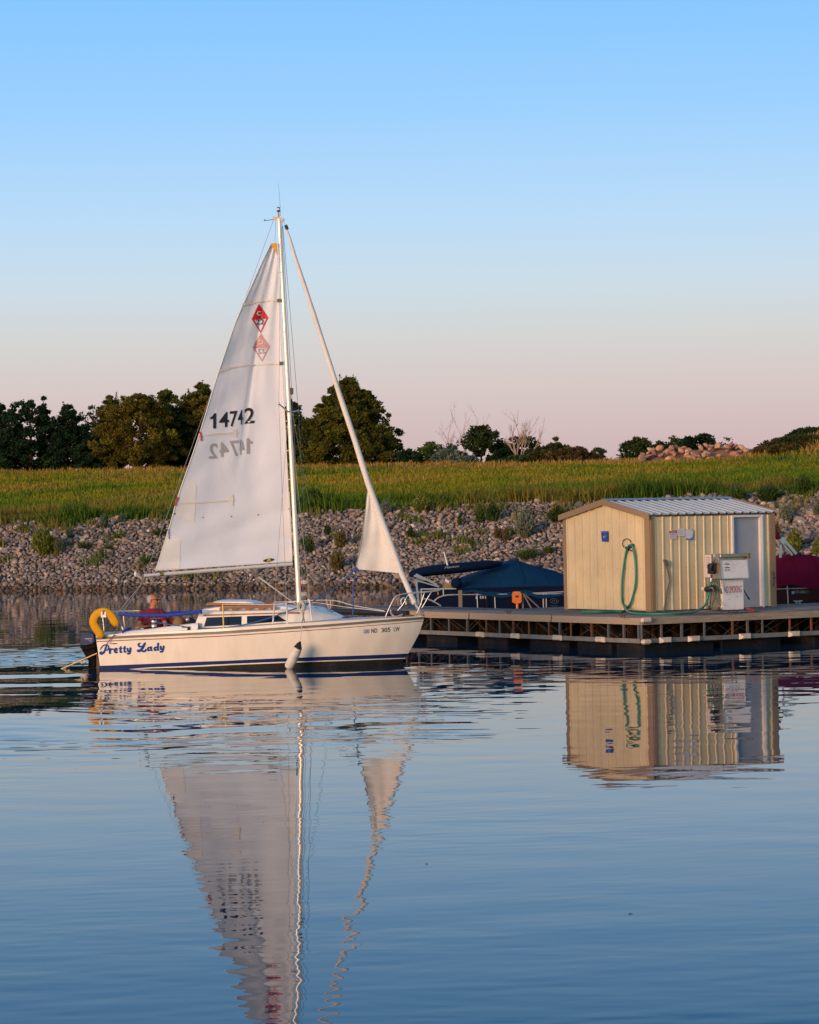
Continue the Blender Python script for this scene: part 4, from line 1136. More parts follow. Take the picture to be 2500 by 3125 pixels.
# marks on the cloth: our side in full colour, the far side's show-through painted on the near cloth
ONE = [(.46, 0), (.92, 0), (.92, 1), (.60, 1), (.48, .90), (.28, .80), (.02, .76), (.02, .62), (.46, .64)]
def sail_text(mb, txt, a, b_, c_, d_, off, mi=0, mirror=False, bold=.015):
    def pl(u, v):
        x = (a[0] * (1 - u) + b_[0] * u) * (1 - v) + (d_[0] * (1 - u) + c_[0] * u) * v
        y = (a[1] * (1 - u) + b_[1] * u) * (1 - v) + (d_[1] * (1 - u) + c_[1] * u) * v
        return on_sail(x, y, off)
    if txt == '1':
        q = [pl(1 - u if mirror else u, v) for u, v in ONE]; q = q[::-1] if mirror else q
        mb.add(q, [tuple(range(len(q)))], mi); return
    text_mb(mb, txt, pl, bold=bold, mirror=mirror, mi=mi)
O6 = lambda x, y: (450 + x * .31884, 1200 + y * .31881)
O5 = lambda x, y: (450 + x * .28986, 700 + y * .28978)
inkb = mat('sail_ink_black', (.012, .012, .016), .6); inkr = mat('sail_ink_red', (.55, .012, .015), .6); inkw = mat('sail_ink_white', (.72, .70, .70), .7)
gre = mat('painted_showthrough_grey', (.36, .35, .36), .75); pnk = mat('painted_showthrough_pink', (.56, .30, .31), .75)
nb_ = MB()
for ch, x0, x1, yb, yt in (('1', 601, 662, 340, 194), ('4', 686, 780, 328, 184), ('7', 789, 862, 322, 172), ('4', 866, 914, 302, 158), ('2', 928, 1024, 292, 142)):
    s_ = -.06
    sail_text(nb_, ch, O6(x0, yb), O6(x1, yb + (x1 - x0) * s_), O6(x1, yt + (x1 - x0) * s_), O6(x0, yt), .012)
nb_.build('sail_number', inkb, mainsail)
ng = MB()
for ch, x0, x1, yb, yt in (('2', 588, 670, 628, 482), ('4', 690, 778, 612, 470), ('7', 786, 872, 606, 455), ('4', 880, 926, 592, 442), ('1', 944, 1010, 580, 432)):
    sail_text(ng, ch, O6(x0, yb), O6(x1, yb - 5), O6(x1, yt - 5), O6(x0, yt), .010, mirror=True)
ng.build('sail_number', gre, mainsail, label='faint grey mirrored number painted on the near cloth as show-through')
def diamond(mb, top_, lf, rt, bot, off, kr, kw):
    A, Lf, Rt, Bo = [Vector((*p, 0)) for p in (top_, lf, rt, bot)]
    P2 = lambda p: (p.x, p.y)
    patch(mb, [P2(Lf), P2(Rt), P2(A.lerp(Rt, .01)), P2(A)], off, kr, 12)
    i1, i2, i3 = Lf.lerp(Bo, .07).lerp(Rt, .10), Rt.lerp(Bo, .07).lerp(Lf, .10), Bo.lerp((Lf + Rt) / 2, .13)
    for q in ([Lf, i1, i3, Bo], [Bo, i3, i2, Rt], [Lf, Rt, i2, i1]): patch(mb, [P2(p) for p in q], off, kr, 8)
dm = MB()
diamond(dm, O5(1172, 782), O5(1098, 943), O5(1273, 928), O5(1192, 1092), .012, 0, 1)
sail_text(dm, 'C', O5(1152, 908), O5(1198, 906), O5(1198, 860), O5(1152, 862), .026, 1, False, .03)
sail_text(dm, '22', O5(1147, 1003), O5(1226, 998), O5(1226, 944), O5(1147, 949), .022, 2, False, .012)
dm.build('class_emblem', [inkr, inkw, inkb], mainsail)
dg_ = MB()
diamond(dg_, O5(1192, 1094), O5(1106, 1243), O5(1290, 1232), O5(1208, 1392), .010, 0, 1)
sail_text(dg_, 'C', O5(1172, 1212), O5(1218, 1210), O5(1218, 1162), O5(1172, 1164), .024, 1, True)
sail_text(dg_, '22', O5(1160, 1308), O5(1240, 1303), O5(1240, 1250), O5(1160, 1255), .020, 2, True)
dg_.build('class_emblem', [pnk, inkw, gre], mainsail, label='pale pink mirrored emblem painted on the near cloth as show-through')
lg = MB()
cx, cy = 820, 1709.5
ell = [on_sail(cx + 17.5 * math.cos(w_), cy - 2.4 * math.cos(w_) + 5.2 * math.sin(w_) * abs(math.sin(w_)) ** .3, .010) for w_ in np.linspace(0, 6.28, 25)[:-1]]
lg.add(ell, [tuple(range(24))], 0)
lg.add([on_sail(x, y, .014) for x, y in ((814, 1713.5), (819, 1704.5), (823, 1704), (828, 1712), (824, 1713), (821, 1709.5), (818, 1714))], [tuple(range(7))], 1)
lg.build('loft_emblem', [mat('emblem_dark', (.03, .025, .05), .6), mat('emblem_yellow', (.62, .42, .03), .6)], mainsail)

# jib rolled on the forestay, a triangle of it hanging loose
jb = MB()
FSt = c0(864, 672); FSb = c0(1283, 1868)
jp = [(873, 690, .008), (876, 703, .02), (884, 726, .028), (899, 780, .038), (932, 880, .045), (960, 965, .047), (1000, 1090, .050), (1040, 1215, .054), (1085, 1350, .058), (1122, 1470, .062), (1160, 1575, .066), (1200, 1680, .064), (1224, 1745, .058), (1248, 1800, .056), (1267, 1843, .056)]
P3 = [c0(px, py) for px, py, r in jp]
pp, rr_ = [], []
for i in range(len(P3) - 1):
    for j in range(6):
        u = j / 6; pp.append(P3[i].lerp(P3[i + 1], u)); rr_.append((jp[i][2] * (1 - u) + jp[i + 1][2] * u) * (1 + .025 * math.sin((i * 6 + j) * .9)))
pp.append(P3[-1]); rr_.append(jp[-1][2])
jb.tube(pp, rr_, 12)
tri = []
T_, C_, Rb = (1123, 1478), (1086, 1737), (1226, 1750)
for i in range(15):
    v = i / 14; row = []
    for j in range(13):
        u = j / 12
        xr, yr = T_[0] + (Rb[0] - T_[0]) * v, T_[1] + (Rb[1] - T_[1]) * v
        xl, yl = T_[0] + (C_[0] - T_[0]) * v + 5 * math.sin(v * math.pi), T_[1] + (C_[1] - T_[1]) * v
        b_ = .10 * math.sin(u * math.pi) * v + .015 * math.sin(u * 13 + v * 8) + .012 * math.sin(v * 17 + u * 4)
        row.append(c0(xl + (xr - xl) * u, yl + (yr - yl) * u, -.02 - .10 * v * (1 - u) + b_))
    tri.append(row)
jb.grid(tri)
jib = jb.build('jib', mat('jib_cloth', (.70, .66, .63), .75, var=.06, vscale=3, bump=.012, bscale=5), boat, smooth=True)
jh = MB(); jh.tube([row[0] + Vector((0, -.004, 0)) for row in tri], .007, 5); jh.tube([p + Vector((0, -.004, 0)) for p in tri[-1]], .006, 5); jh.build('hem', mat('grey_stitching', (.38, .35, .33), .8), jib)
js = MB(); js.tube([c0(872, 687), c0(877, 700)], .034, 10); js.build('halyard_swivel', blackm, jib)
jd = MB(); jd.lathe([(.05, -.03), (.075, -.025), (.03, 0), (.075, .025), (.05, .03)], c0(1287, 1867), 14); jd.tube([c0(1267, 1843), c0(1283, 1868)], .028, 8); jd.build('furling_drum', steel, jib, smooth=True, ang=40)
# wires
rg_ = MB()
def wire(pts, r=.0045, mi=0): rg_.tube(pts, r, 5, mi)
wire([c0(864, 672), c0(873, 690)]); wire([c0(836, 668), c0(437, 1775, .0)]); wire([c0(437, 1775), c0(367, 1880, -.55)], .006); wire([c0(437, 1775), c0(352, 1880, .55)], .006)
cp = [c0(833, 1904, -.98), c0(877, 1904, -.98), c0(953, 1895, -.95)]
wire([cp[1], sl, c0(858, 672)]); wire([cp[0], c0(880, 1262)]); wire([cp[2], c0(884, 1262)])
cf = [c0(944, 1856, .95), c0(1004, 1858, .95), c0(902, 1850, .98)]
wire([cf[0], sr, c0(862, 672)]); wire([cf[1], c0(893, 1262)]); wire([cf[2], c0(890, 1290)])
wire([c0(839, 740, -.02), c0(842, 668)], .004)
wire([c0(862, 690, .05), c0(926, 1835, .05)], .005); wire([c0(860, 700, -.05), c0(884, 1180, -.06), c0(920, 1838, -.05)], .004)
rg_.build('rigging_wire', wirem, boat)
cvr = MB()
for a, top_ in ((cp[0], (838, 1841, -.83)), (cp[1], (874.5, 1836, -.93)), (cp[2], (945, 1830, -.80)), (cf[1], (996, 1830, .80)), (cf[0], (941, 1828, .9))):
    cvr.tube([a, c0(*top_)], .016, 8)
cvr.build('turnbuckle_cover', wirew, boat)
bl = MB()
q = c0(437, 1771); bl.prism([q + Vector((-.05, -.03, -.06)), q + Vector((.02, -.03, -.05)), q + Vector((.05, -.03, .06)), q + Vector((-.01, -.03, .08))], (0, .06, 0))
q = c0(414, 1752); bl.lathe([(.02, -.05), (.035, 0), (.02, .05)], q, 8, 1)
q = c0(770, 1746, -.3); bl.prism([q + Vector((-.06, -.02, .05)), q + Vector((0, -.02, .07)), q + Vector((.13, -.02, -.08)), q + Vector((.07, -.02, -.1))], (0, .04, 0))
bl.build('block', [blackm, wirew], boat)
sh2 = MB()
sh2.tube([sp_(745, 1733, -.03), c0(770, 1746, -.3), c0(900, 1842, -.05)], .010, 6); sh2.tube([c0(775, 1752, -.28), c0(905, 1846, -.06)], .008, 6)
sh2.tube([c0(414, 1752), c0(437, 1771)], .006, 5); sh2.tube([b1_ + Vector((.03, 0, -.02)), c0(437, 1771)], .005, 5); sh2.tube([c0(440, 1779), c0(506, 1778)], .005, 5)
sh2.build('mainsheet', ropew, boat)
jsr = MB()
clew = tri[-1][0]
jsr.tube(lerp_path([clew, c0(1010, 1803, -.4), c0(940, 1842, -.62), c0(880, 1865, -.70), c0(800, 1893, -.80), c0(720, 1911, -.86), c0(650, 1917, -.86), c0(578, 1914, -.86), c0(520, 1906, -.83), c0(478, 1900, -.8)], 6), .013, 7)
jsr.tube(lerp_path([clew, c0(1078, 1800, -.1), c0(1078, 1866, -.15), c0(1068, 1884, -.2), c0(1050, 1887, -.3), c0(1048, 1884, -.1), c0(1075, 1884, 0)], 6), .013, 7)
jsr.build('jib_sheet', ropeb, boat)
q = clew; kn = MB(); kn.lathe([(.01, -.05), (.045, -.02), (.04, .02), (.01, .05)], q, 8); kn.build('knot', ropeb, boat)
# coil of white rope hung on the shroud and its grey tail
ro = MB()
for k in range(7):
    a_ = k * .9; cx_ = 921 + 4 * math.sin(k * 2.1); ro.tube([c0(cx_ + 8 * math.sin(w_) + 2 * math.sin(k), 1851 + 13 * math.cos(w_) + 2 * math.cos(k * 1.7), -.85 - .012 * k) for w_ in np.linspace(0, 6.28, 17)], .013, 6)
ro.build('rope_coil', ropew, boat)
r2 = MB(); r2.tube([c0(923, 1858, -.88), c0(926, 1882, -.92), c0(922, 1903, -.98)], .018, 6); r2.tube([c0(928, 1858, -.88), c0(926, 1882, -.92), c0(931, 1903, -.98)], .014, 6)
r2.build('rope_tail', ropeg, boat)
# pulpit, lifelines, pushpit
pu = MB()
def tb(pts, r=.0125, mb=pu, sm=5): mb.tube(lerp_path([c0(*p) for p in pts], sm), r, 8)
tb([(1175, 1886, -.45), (1192, 1848, -.44), (1207, 1822, -.42), (1226, 1814, -.36), (1265, 1808, -.22), (1305, 1805, -.12), (1343, 1801, -.02)])
tb([(1343, 1801, -.02), (1338, 1803, .10), (1290, 1808, .22), (1255, 1812, .36), (1242, 1822, .42), (1232, 1842, .44), (1213, 1865, .45)])
tb([(1269, 1880, -.12), (1285, 1842, -.14), (1296, 1808, -.14)], sm=3); tb([(1284, 1862, .1), (1300, 1835, .08), (1317, 1806, .08)], sm=3)
pu.build('pulpit', steel, boat, smooth=True)
an2 = MB()
an2.tube(lerp_path([c0(1192, 1862, -.3), c0(1196, 1875, -.32), c0(1208, 1882, -.3), c0(1228, 1876, -.2)], 5), .02, 7, 1)
for k in range(5): an2.box(c0(1232 + k * 7, 1882, -.12) - Vector((.03, .03, .02)), c0(1232 + k * 7, 1882, -.12) + Vector((.03, .03, .035 + .01 * (k % 2))), 0, bev=.01)
an2.build('anchor_gear', [mat('dark_gear', (.06, .05, .04), .8), mat('pink_hose', (.40, .30, .28), .6)], boat)
bl_ = MB(); q = c0(1283, 1876, -.05); bl_.lathe([(.03, -.02), (.035, 0), (.02, .02)], q, 10, 0); q = c0(1292, 1877, -.03); bl_.lathe([(.02, -.02), (.025, 0), (.01, .02)], q, 10, 1); bl_.build('bow_light', [goldm, mat('red_lens', (.35, .03, .02), .2)], boat)
sq = MB(); sq.tube([c0(680, 1843, -.93), c0(683, 1925, -.93)], .014, 8); sq.lathe([(.04, 0), (.035, .015), (.018, .03)], c0(684, 1923, -.93), 10)
sq.tube([c0(1009, 1858, .8), c0(1009, 1832, .8)], .013, 8)
sq.build('stanchion', goldm, boat)
ll = MB()
ll.tube(lerp_path([c0(680, 1844, -.93), c0(760, 1845, -.95), c0(838, 1844, -.95), c0(905, 1836, -.9)], 4), .006, 5)
ll.tube(lerp_path([c0(700, 1847, .9), c0(880, 1836, .9), c0(1009, 1832, .8), c0(1080, 1848, .65), c0(1172, 1864, .45)], 4), .007, 5)
ll.tube(lerp_path([c0(838, 1837, .8), c0(950, 1838, .6), c0(1050, 1852, .3), c0(1176, 1866, .2)], 4), .006, 5)
ll.build('lifeline', wirew, boat)
bf = MB()
bf.tube(lerp_path([c0(363, 1874, -.86), c0(420, 1878, -.88), c0(500, 1878, -.9), c0(560, 1873, -.9), c0(616, 1866, -.88)], 5), [.034] * 20 + [.045], 10)
bf.tube(lerp_path([c0(480, 1873, .86), c0(540, 1871, .88), c0(600, 1868, .88)], 5), .032, 8)
bf.build('lifeline_cover', bluefoam, boat, smooth=True)
ps = MB()
tb([(290, 1868, .1), (330, 1866, .6), (380, 1865, .78), (430, 1864, .8)], .0125, ps); tb([(358, 1868, -.7), (330, 1869, -.5), (290, 1869, -.1), (290, 1868, .1)], .0125, ps)
tb([(350, 1864, -.75), (366, 1900, -.80), (381, 1932, -.84)], .0125, ps); tb([(376, 1866, .78), (378, 1890, .78), (381, 1915, .8)], .0125, ps, 3)
tb([(314, 1884, -.35), (316, 1905, -.35), (318, 1928, -.35)], .014, ps, 3)
ps.build('stern_rail', steel, boat, smooth=True)
wn = MB(); q = c0(470, 1909, -.82)
wn.lathe([(.055, -.03), (.055, .01), (.04, .03), (.045, .06), (.06, .075), (.06, .10), (.03, .105)], q, 14, 0); wn.lathe([(.052, .03), (.05, .055)], q, 12, 1)
wn.bar(q + Vector((-.08, 0, .135)), q + Vector((.16, 0, .15)), .03, .02, 2); wn.lathe([(.03, .105), (.03, .14)], q, 8, 2)
wn.build('winch', [steel, ropeb, blackm], boat, smooth=True, ang=40)
cl_ = MB()
q = c0(576, 1918, -.9); cl_.lathe([(.03, -.04), (.03, .02), (.015, .04)], q, 8); cl_.bar(q + Vector((-.14, 0, .03)), q + Vector((.02, 0, .03)), .03, .02)
cl_.build('rope_clutch', blackm, boat)
tl = MB(); tl.tube([c0(412, 1916, -.25), c0(440, 1912, -.2), c0(466, 1909, -.1)], .018, 8); tl.build('tiller', mat('varnished_wood', (.45, .22, .06), .4), boat, smooth=True)
gp = MB()
for px, py, yy, r, mi in ((505, 1903, .3, .11, 0), (520, 1893, .35, .09, 1), (545, 1899, .3, .13, 2), (560, 1892, .4, .08, 1), (583, 1896, .3, .10, 0), (572, 1890, .2, .045, 3)):
    gp.lathe([(r * .6, -r), (r, -r * .4), (r * .95, r * .2), (r * .5, r * .7), (r * .1, r * .8)], c0(px, py, yy), 9, mi)
gp.build('cockpit_gear', [mat('dark_bag', (.012, .014, .022), .8), mat('red_bag', (.40, .05, .02), .8), mat('tan_bag', (.30, .15, .06), .8), steel], boat, smooth=True)
# outboard on the transom
ob = MB()
def mtr(pts, y0, y1, mi, inset=0.0):
    q = [c0(px, py, y0) for px, py in pts]; c_ = sum(q, Vector()) / len(q)
    f = [Vector((c_.x + (p.x - c_.x) * (1 - inset), y0 - .05, c_.z + (p.z - c_.z) * (1 - inset))) for p in q]
    bk = [Vector((p.x, y1, p.z)) for p in q]; n_ = len(q)
    ob.add(f + q + bk, [tuple(range(n_))] + [(i, n_ + i, n_ + (i + 1) % n_, (i + 1) % n_) for i in range(n_)] + [(n_ + i, 2 * n_ + i, 2 * n_ + (i + 1) % n_, n_ + (i + 1) % n_) for i in range(n_)] + [tuple(range(3 * n_ - 1, 2 * n_ - 1, -1))], mi)
mtr([(244, 1970), (246, 1950), (251, 1935), (258, 1929), (275, 1928), (290, 1933), (293, 1960), (285, 1967), (262, 1972)], -.20, .06, 0, .14)
mtr([(242, 1973), (262, 1972), (285, 1967), (293, 1962), (293, 1975), (270, 1984), (250, 1981)], -.18, .04, 1, .06)
mtr([(249, 1980), (270, 1984), (293, 1974), (294, 2036), (271, 2036), (272, 2018), (262, 2002)], -.14, .02, 1, .1)
mtr([(272, 2030), (292, 2030), (292, 2075), (274, 2075)], -.12, -.02, 1, .1)
mtr([(292, 1998), (305, 1990), (308, 2060), (296, 2060)], -.10, -.04, 2, .1)
ot = ob.build('outboard_motor', [mat('navy_cowling', (.006, .021, .088), .4, spec=.2), mat('motor_black', (.004, .004, .005), .7, spec=.1), mat('rudder_brown', (.06, .035, .02), .6)], boat, smooth=True, ang=25)
om = MB()
text_mb(om, 'TOHATSU', lambda u, v: c0(258.5 + 22.5 * u, 1951.5 - .3 * u - 4 * v, -.262), bold=.02)
om.prism([c0(266, 1953.5, -.261), c0(281, 1954, -.261), c0(279, 1960, -.261), c0(272, 1957, -.261)], (0, .004, 0), 1)
om.build('motor_lettering', [mat('silver_lettering', (.5, .5, .55), .4), mat('blue_graphic', (.02, .06, .4), .4)], ot)
ld = MB()
for yo in (-.35, -.05):
    a, b_ = c0(296, 1994, yo), c0(183, 2044, yo); ld.tube([a, b_], .014, 8)
for u in (.2, .42, .64, .86):
    a = c0(296, 1994, -.35).lerp(c0(183, 2044, -.35), u); ld.tube([a, a + Vector((0, .30, 0))], .012, 6)
for px, py in ((246, 2014), (255, 2011)):
    a = c0(px, py, -.35); ld.tube([a, c0(px + 7, py + 16, -.35)], .012, 6); ld.tube([c0(px + 5, py + 11, -.35), c0(px + 7.5, py + 17, -.35)], .018, 6, 1)
ld.build('boarding_ladder', [goldm, blackm], boat)
rs = MB(); rs.tube([c0(358, 1926, -.85), c0(340, 1948, -.88), c0(326, 1964, -.88)], .008, 5); rs.build('stern_rope', mat('dark_rope', (.05, .04, .04), .9), boat)
bs = MB(); bs.tube(lerp_path([c0(312, 1905, .1), c0(320, 1912, .0), c0(334, 1908, .1), c0(345, 1904, .2)], 4), .02, 6); bs.tube(lerp_path([c0(372, 1930, -.84), c0(385, 1922, -.8), c0(398, 1918, -.6)], 4), .03, 6, 1); bs.build('stern_gear', [mat('grey_gear', (.12, .12, .14), .7), bluefoam], boat)

# ------------------------------------------------------------------ horseshoe lifebuoy on the stern rail
def W(p): return B.M @ Vector(p)
hp = [(272, 1946), (256, 1927), (272, 1955)]
CEN = lerp_path([Vector((p[0], p[1], 0)) for p in [(313, 1945), (300, 1928), (286, 1905), (286, 1890), (293, 1877), (306, 1869), (322, 1868), (336, 1876), (347, 1892), (357, 1910)]], 4)
WID = [11.5, 12.5, 12.5, 12.5, 12.5, 12.5, 12.5, 12.5, 12.5, 12]
hs_root = thing('lifebuoy', 'yellow horseshoe lifebuoy hanging on the stern rail of the sailboat', 'lifebuoy', (bx_, BY, 0), BROT)
hbm = MB(); rows = []
n_ = len(CEN)
for i, p in enumerate(CEN):
    t = (CEN[min(i + 1, n_ - 1)] - CEN[max(i - 1, 0)]).normalized(); nrm = Vector((-t.y, t.x, 0))
    w_ = float(np.interp(i / (n_ - 1), np.linspace(0, 1, 10), WID))
    e = 1.0
    d = min(i, n_ - 1 - i)
    if d < 3: e = (.45, .80, .95)[d]
    row = []
    for k in range(12):
        a = 2 * math.pi * k / 12
        cs, sn = math.copysign(abs(math.cos(a)) ** .55, math.cos(a)), math.copysign(abs(math.sin(a)) ** .55, math.sin(a))
        q = p + nrm * w_ * e * cs
        row.append(c0(q.x, q.y, -.93 + .055 * sn * e))
    rows.append(row)
hbm.grid(rows, closed=True); hbm.add(rows[0], [tuple(range(12))]); hbm.add(rows[-1], [tuple(range(11, -1, -1))])
hbm.build('float', mat('yellow_vinyl', (.62, .29, .004), .6, spec=.2, var=.08, vscale=5, bump=.004, bscale=25), hs_root, smooth=True, ang=60)
hl = MB(); hl.prism([c0(308, 1867, -1.0), c0(324, 1867, -1.0), c0(324, 1884, -1.0), c0(308, 1885, -1.0)], (0, .02, 0)); hl.build('bracket', mat('white_plastic', (.75, .73, .70), .5), hs_root)
h3 = MB(); h3.prism([c0(313, 1863, -1.008), c0(318, 1863, -1.008), c0(317, 1876, -1.008), c0(313, 1876, -1.008)], (0, .012, 0)); h3.build('strap', blackm, hs_root)
# ------------------------------------------------------------------ fender
fr = thing('fender', 'worn white cylindrical fender with black cap hanging on a line against the hull', 'fender', (bx_, BY, 0), BROT)
a, b_ = c0(879, 2042, -1.30), c0(909, 1978, -1.34)
fd = MB(); ax_ = (b_ - a)
prof = [(0, .03), (.05, .075), (.12, .095), (.5, .10), (.85, .097), (1.0, .085)]
fd.tube([a + ax_ * u for u, r in prof], [r for u, r in prof], 14)
fd.build('body', mat('fender_vinyl', (.62, .58, .52), .55, dirt=(.20, .18, .16), dscale=9, damt=.7), fr, smooth=True, ang=60)
fc = MB(); fc.tube([b_, c0(913, 1966, -1.33), c0(917, 1958, -1.31)], [.086, .05, .015], 12); fc.build('cap', mat('black_rubber', (.014, .013, .016), .6), fr, smooth=True, ang=60)
fl = MB(); fl.tube([c0(917, 1958, -1.31), c0(920, 1925, -1.22), c0(921, 1908, -1.10)], .008, 6); fl.build('line', ropew, fr)

# ------------------------------------------------------------------ the helmsman
def skin_body(name, verts, edges, radii, m_, parent, root=0):
    me = bpy.data.meshes.new(name); me.from_pydata([tuple(v) for v in verts], edges, [])
    o = bpy.data.objects.new(name, me); COL.objects.link(o)
    md = o.modifiers.new('Skin', 'SKIN'); md.use_smooth_shade = True
    lay = me.skin_vertices[0] if me.skin_vertices else None
    if lay is None:
        me.attributes.new('skin', 'FLOAT', 'POINT') if False else None
    return o, md
def ring_body(mb, rows, mi=0, n=14, cap=True):
    """elliptical rings lofted to one skin: (centre, rx, ry, tilt dir)"""
    R_ = []
    for c_, rx, ry in rows:
        R_.append([(c_[0] + rx * math.cos(w_), c_[1] + ry * math.sin(w_), c_[2]) for w_ in np.linspace(0, 2 * math.pi, n, endpoint=False)])
    mb.grid(R_, closed=True, mi=mi)
    mb.add(R_[0], [tuple(range(n - 1, -1, -1))], mi); mb.add(R_[-1], [tuple(range(n))], mi)
py_ = .18
hc = c0(465, 1832, py_)                      # head centre
nk = c0(463, 1853, py_)
zs_ = zc - .22                               # cockpit seat
sh_z = c0(463, 1860, py_).z
man = thing('person', 'grey-haired man in a maroon T-shirt and sunglasses at the tiller', 'person', tuple(W((hc.x, py_, zs_))), BROT)
O_ = Vector((hc.x, py_, zs_))
skin = mat('sunlit_skin', (.50, .165, .065), .5, var=.06, vscale=14)  # skin tone with the orange of the low sun painted in
shirt = mat('maroon_cotton', (.17, .012, .026), .85, var=.15, vscale=9)
hair = mat('grey_hair', (.36, .34, .34), .8, var=.3, vscale=60)
H_ = sh_z - O_.z                             # shoulder height above the seat
bm2 = MB()
# torso + neck + head as one lofted surface, face turned to the bow (+x), slightly towards us
f_h = hc - O_
rows = [((0, 0, 0), .18, .16), ((0, 0, .12), .185, .165), ((.0, 0, .28), .185, .155), ((.0, 0, H_ - .12), .205, .145), ((0, 0, H_ - .04), .195, .115), ((0, 0, H_), .12, .08),
        ((.0, 0, H_ + .025), .062, .066), ((.012, 0, H_ + .07), .056, .058)]
ring_body(bm2, rows, 0)
hz = f_h.z
def headring(z, cx_, rx, ry): return ((cx_, 0, z), rx, ry)
rows = [((.012, 0, H_ + .05), .054, .056), ((.028, 0, hz - .105), .066, .058), ((.034, 0, hz - .085), .084, .066), ((.030, 0, hz - .05), .094, .073), ((.022, 0, hz - .01), .099, .077), ((.014, 0, hz + .03), .101, .079), ((.008, 0, hz + .07), .092, .074), ((.002, 0, hz + .10), .066, .056), ((0, 0, hz + .117), .028, .024)]
ring_body(bm2, rows, 0)
# nose, ear, brow, chin
bm2.tube([(.118, 0, hz + .012), (.138, 0, hz - .018), (.142, 0, hz - .028), (.118, 0, hz - .036)], [.010, .016, .017, .010], 8)
bm2.tube([(.108, 0, hz - .062), (.124, 0, hz - .060)], [.024, .014], 8)            # lips
bm2.tube([(.092, 0, hz - .098), (.108, 0, hz - .092)], [.030, .020], 8)            # chin
for s in (-1, 1): bm2.tube([(-.005, s * .074, hz + .012), (-.008, s * .088, hz - .004), (-.002, s * .078, hz - .034)], [.016, .022, .010], 8)
# arms
def arm(s, el_, wr, tip):
    sh0 = Vector((s * .185, 0, H_ - .07)); el_, wr, tip = Vector(el_), Vector(wr), Vector(tip)
    bm2.tube(lerp_path([sh0 + Vector((-s * .03, 0, .02)), sh0 + Vector((s * .02, 0, -.05)), (sh0 + el_) / 2, el_, (el_ * .6 + wr * .4), wr], 4), [.058, .057, .056, .055, .055, .054, .053, .052, .051, .050, .048, .046, .045, .044, .045, .045, .044, .041, .038, .034, .030], 10)
    d = (tip - wr).normalized(); sd = d.cross(Vector((0, 0, 1))).normalized()
    bm2.tube([wr - d * .02, wr + d * .03, wr + d * .08], [.028, .040, .036], 10, flat=(1, 1, .62))
    for k in range(4):
        b0 = wr + d * .07 + sd * (k - 1.5) * .019
        ln_ = (.062, .074, .070, .055)[k]
        bm2.tube([b0, b0 + d * ln_ * .45 + Vector((0, 0, .004)), b0 + d * ln_ * .8 - Vector((0, 0, .018)), b0 + d * ln_ * .85 - Vector((0, 0, .038))], [.0095, .009, .0085, .007], 7)
    b0 = wr + d * .02 - sd * .032 * s
    bm2.tube([b0, b0 + d * .03 - sd * .018 * s, b0 + d * .062 - sd * .012 * s - Vector((0, 0, .02))], [.012, .011, .008], 7)
th = c0(432, 1911, -.2) - O_
arm(-1, (-.27, -.06, H_ - .34), (th.x - .06, th.y + .03, th.z + .03), (th.x + .06, th.y - .02, th.z + .0))
arm(1, (.28, -.04, H_ - .33), (.24, -.22, H_ - .50), (.20, -.30, H_ - .54))
# legs: seated
for s in (-1, 1):
    bm2.tube(lerp_path([(s * .09, 0, .06), (s * .12, -.20, .07), (s * .13, -.38, .06), (s * .13, -.40, -.10), (s * .13, -.40, -.30)], 4), [.085] * 5 + [.075] * 4 + [.062] * 4 + [.05] * 4, 10)
bm2.build('body', skin, man, smooth=True, ang=70)
tsm = MB()
rows = [((0, 0, -.01), .192, .172), ((0, 0, .12), .197, .177), ((.0, 0, .28), .197, .167), ((.0, 0, H_ - .12), .217, .157), ((0, 0, H_ - .04), .207, .127), ((0, 0, H_ + .005), .13, .088), ((0, 0, H_ + .022), .078, .074)]
ring_body(tsm, rows)
for s, e in ((-1, (-.245, -.03, H_ - .24)), (1, (.25, -.02, H_ - .23))):
    tsm.tube([(s * .15, 0, H_ - .045), (s * .205, 0, H_ - .09), e], [.07, .074, .073], 12)
ts = tsm.build('t_shirt', shirt, man, smooth=True, ang=70)
tx = MB()
for k, ch in enumerate('VENTU'):
    a0 = -2.12 + .19 * k
    def pl(u, v, a0=a0, k=k):
        a_ = a0 + .15 * u; zz = H_ - .175 + .035 * math.sin((k + u) / 5 * math.pi) + .045 * v
        return (.226 * math.cos(a_), .172 * math.sin(a_), zz)
    text_mb(tx, ch, pl, bold=.03)
tx.build('shirt_lettering', mat('cream_print', (.55, .47, .36), .8), ts)
hm_ = MB()
R_ = []
for z, cx_, rx, ry, a0 in ((hz - .05, -.014, .080, .083, 1.75), (hz - .01, -.010, .094, .087, 1.6), (hz + .03, -.006, .098, .089, 1.45), (hz + .065, -.010, .090, .083, 1.5), (hz + .092, -.018, .068, .064, 1.7), (hz + .108, -.024, .038, .036, 1.9)):
    R_.append([(cx_ + rx * math.cos(w_), ry * math.sin(w_), z + .004 * math.sin(w_ * 9)) for w_ in np.linspace(a0, 2 * math.pi - a0, 17)])
hm_.grid(R_)
hm_.build('hair', hair, man, smooth=True)
sg = MB()
sg.tube([(.118, -.066, hz + .012), (.134, -.035, hz + .012), (.140, -.006, hz + .014), (.134, .035, hz + .012), (.118, .066, hz + .012)], [.018, .021, .012, .021, .018], 8, flat=(.5, .8, 1.0))
for s in (-1, 1): sg.tube([(.118, s * .068, hz + .016), (.05, s * .084, hz + .018), (-.01, s * .088, hz + .016)], .005, 5)
sg.build('sunglasses', mat('black_lens', (.006, .006, .007), .1), man, smooth=True)
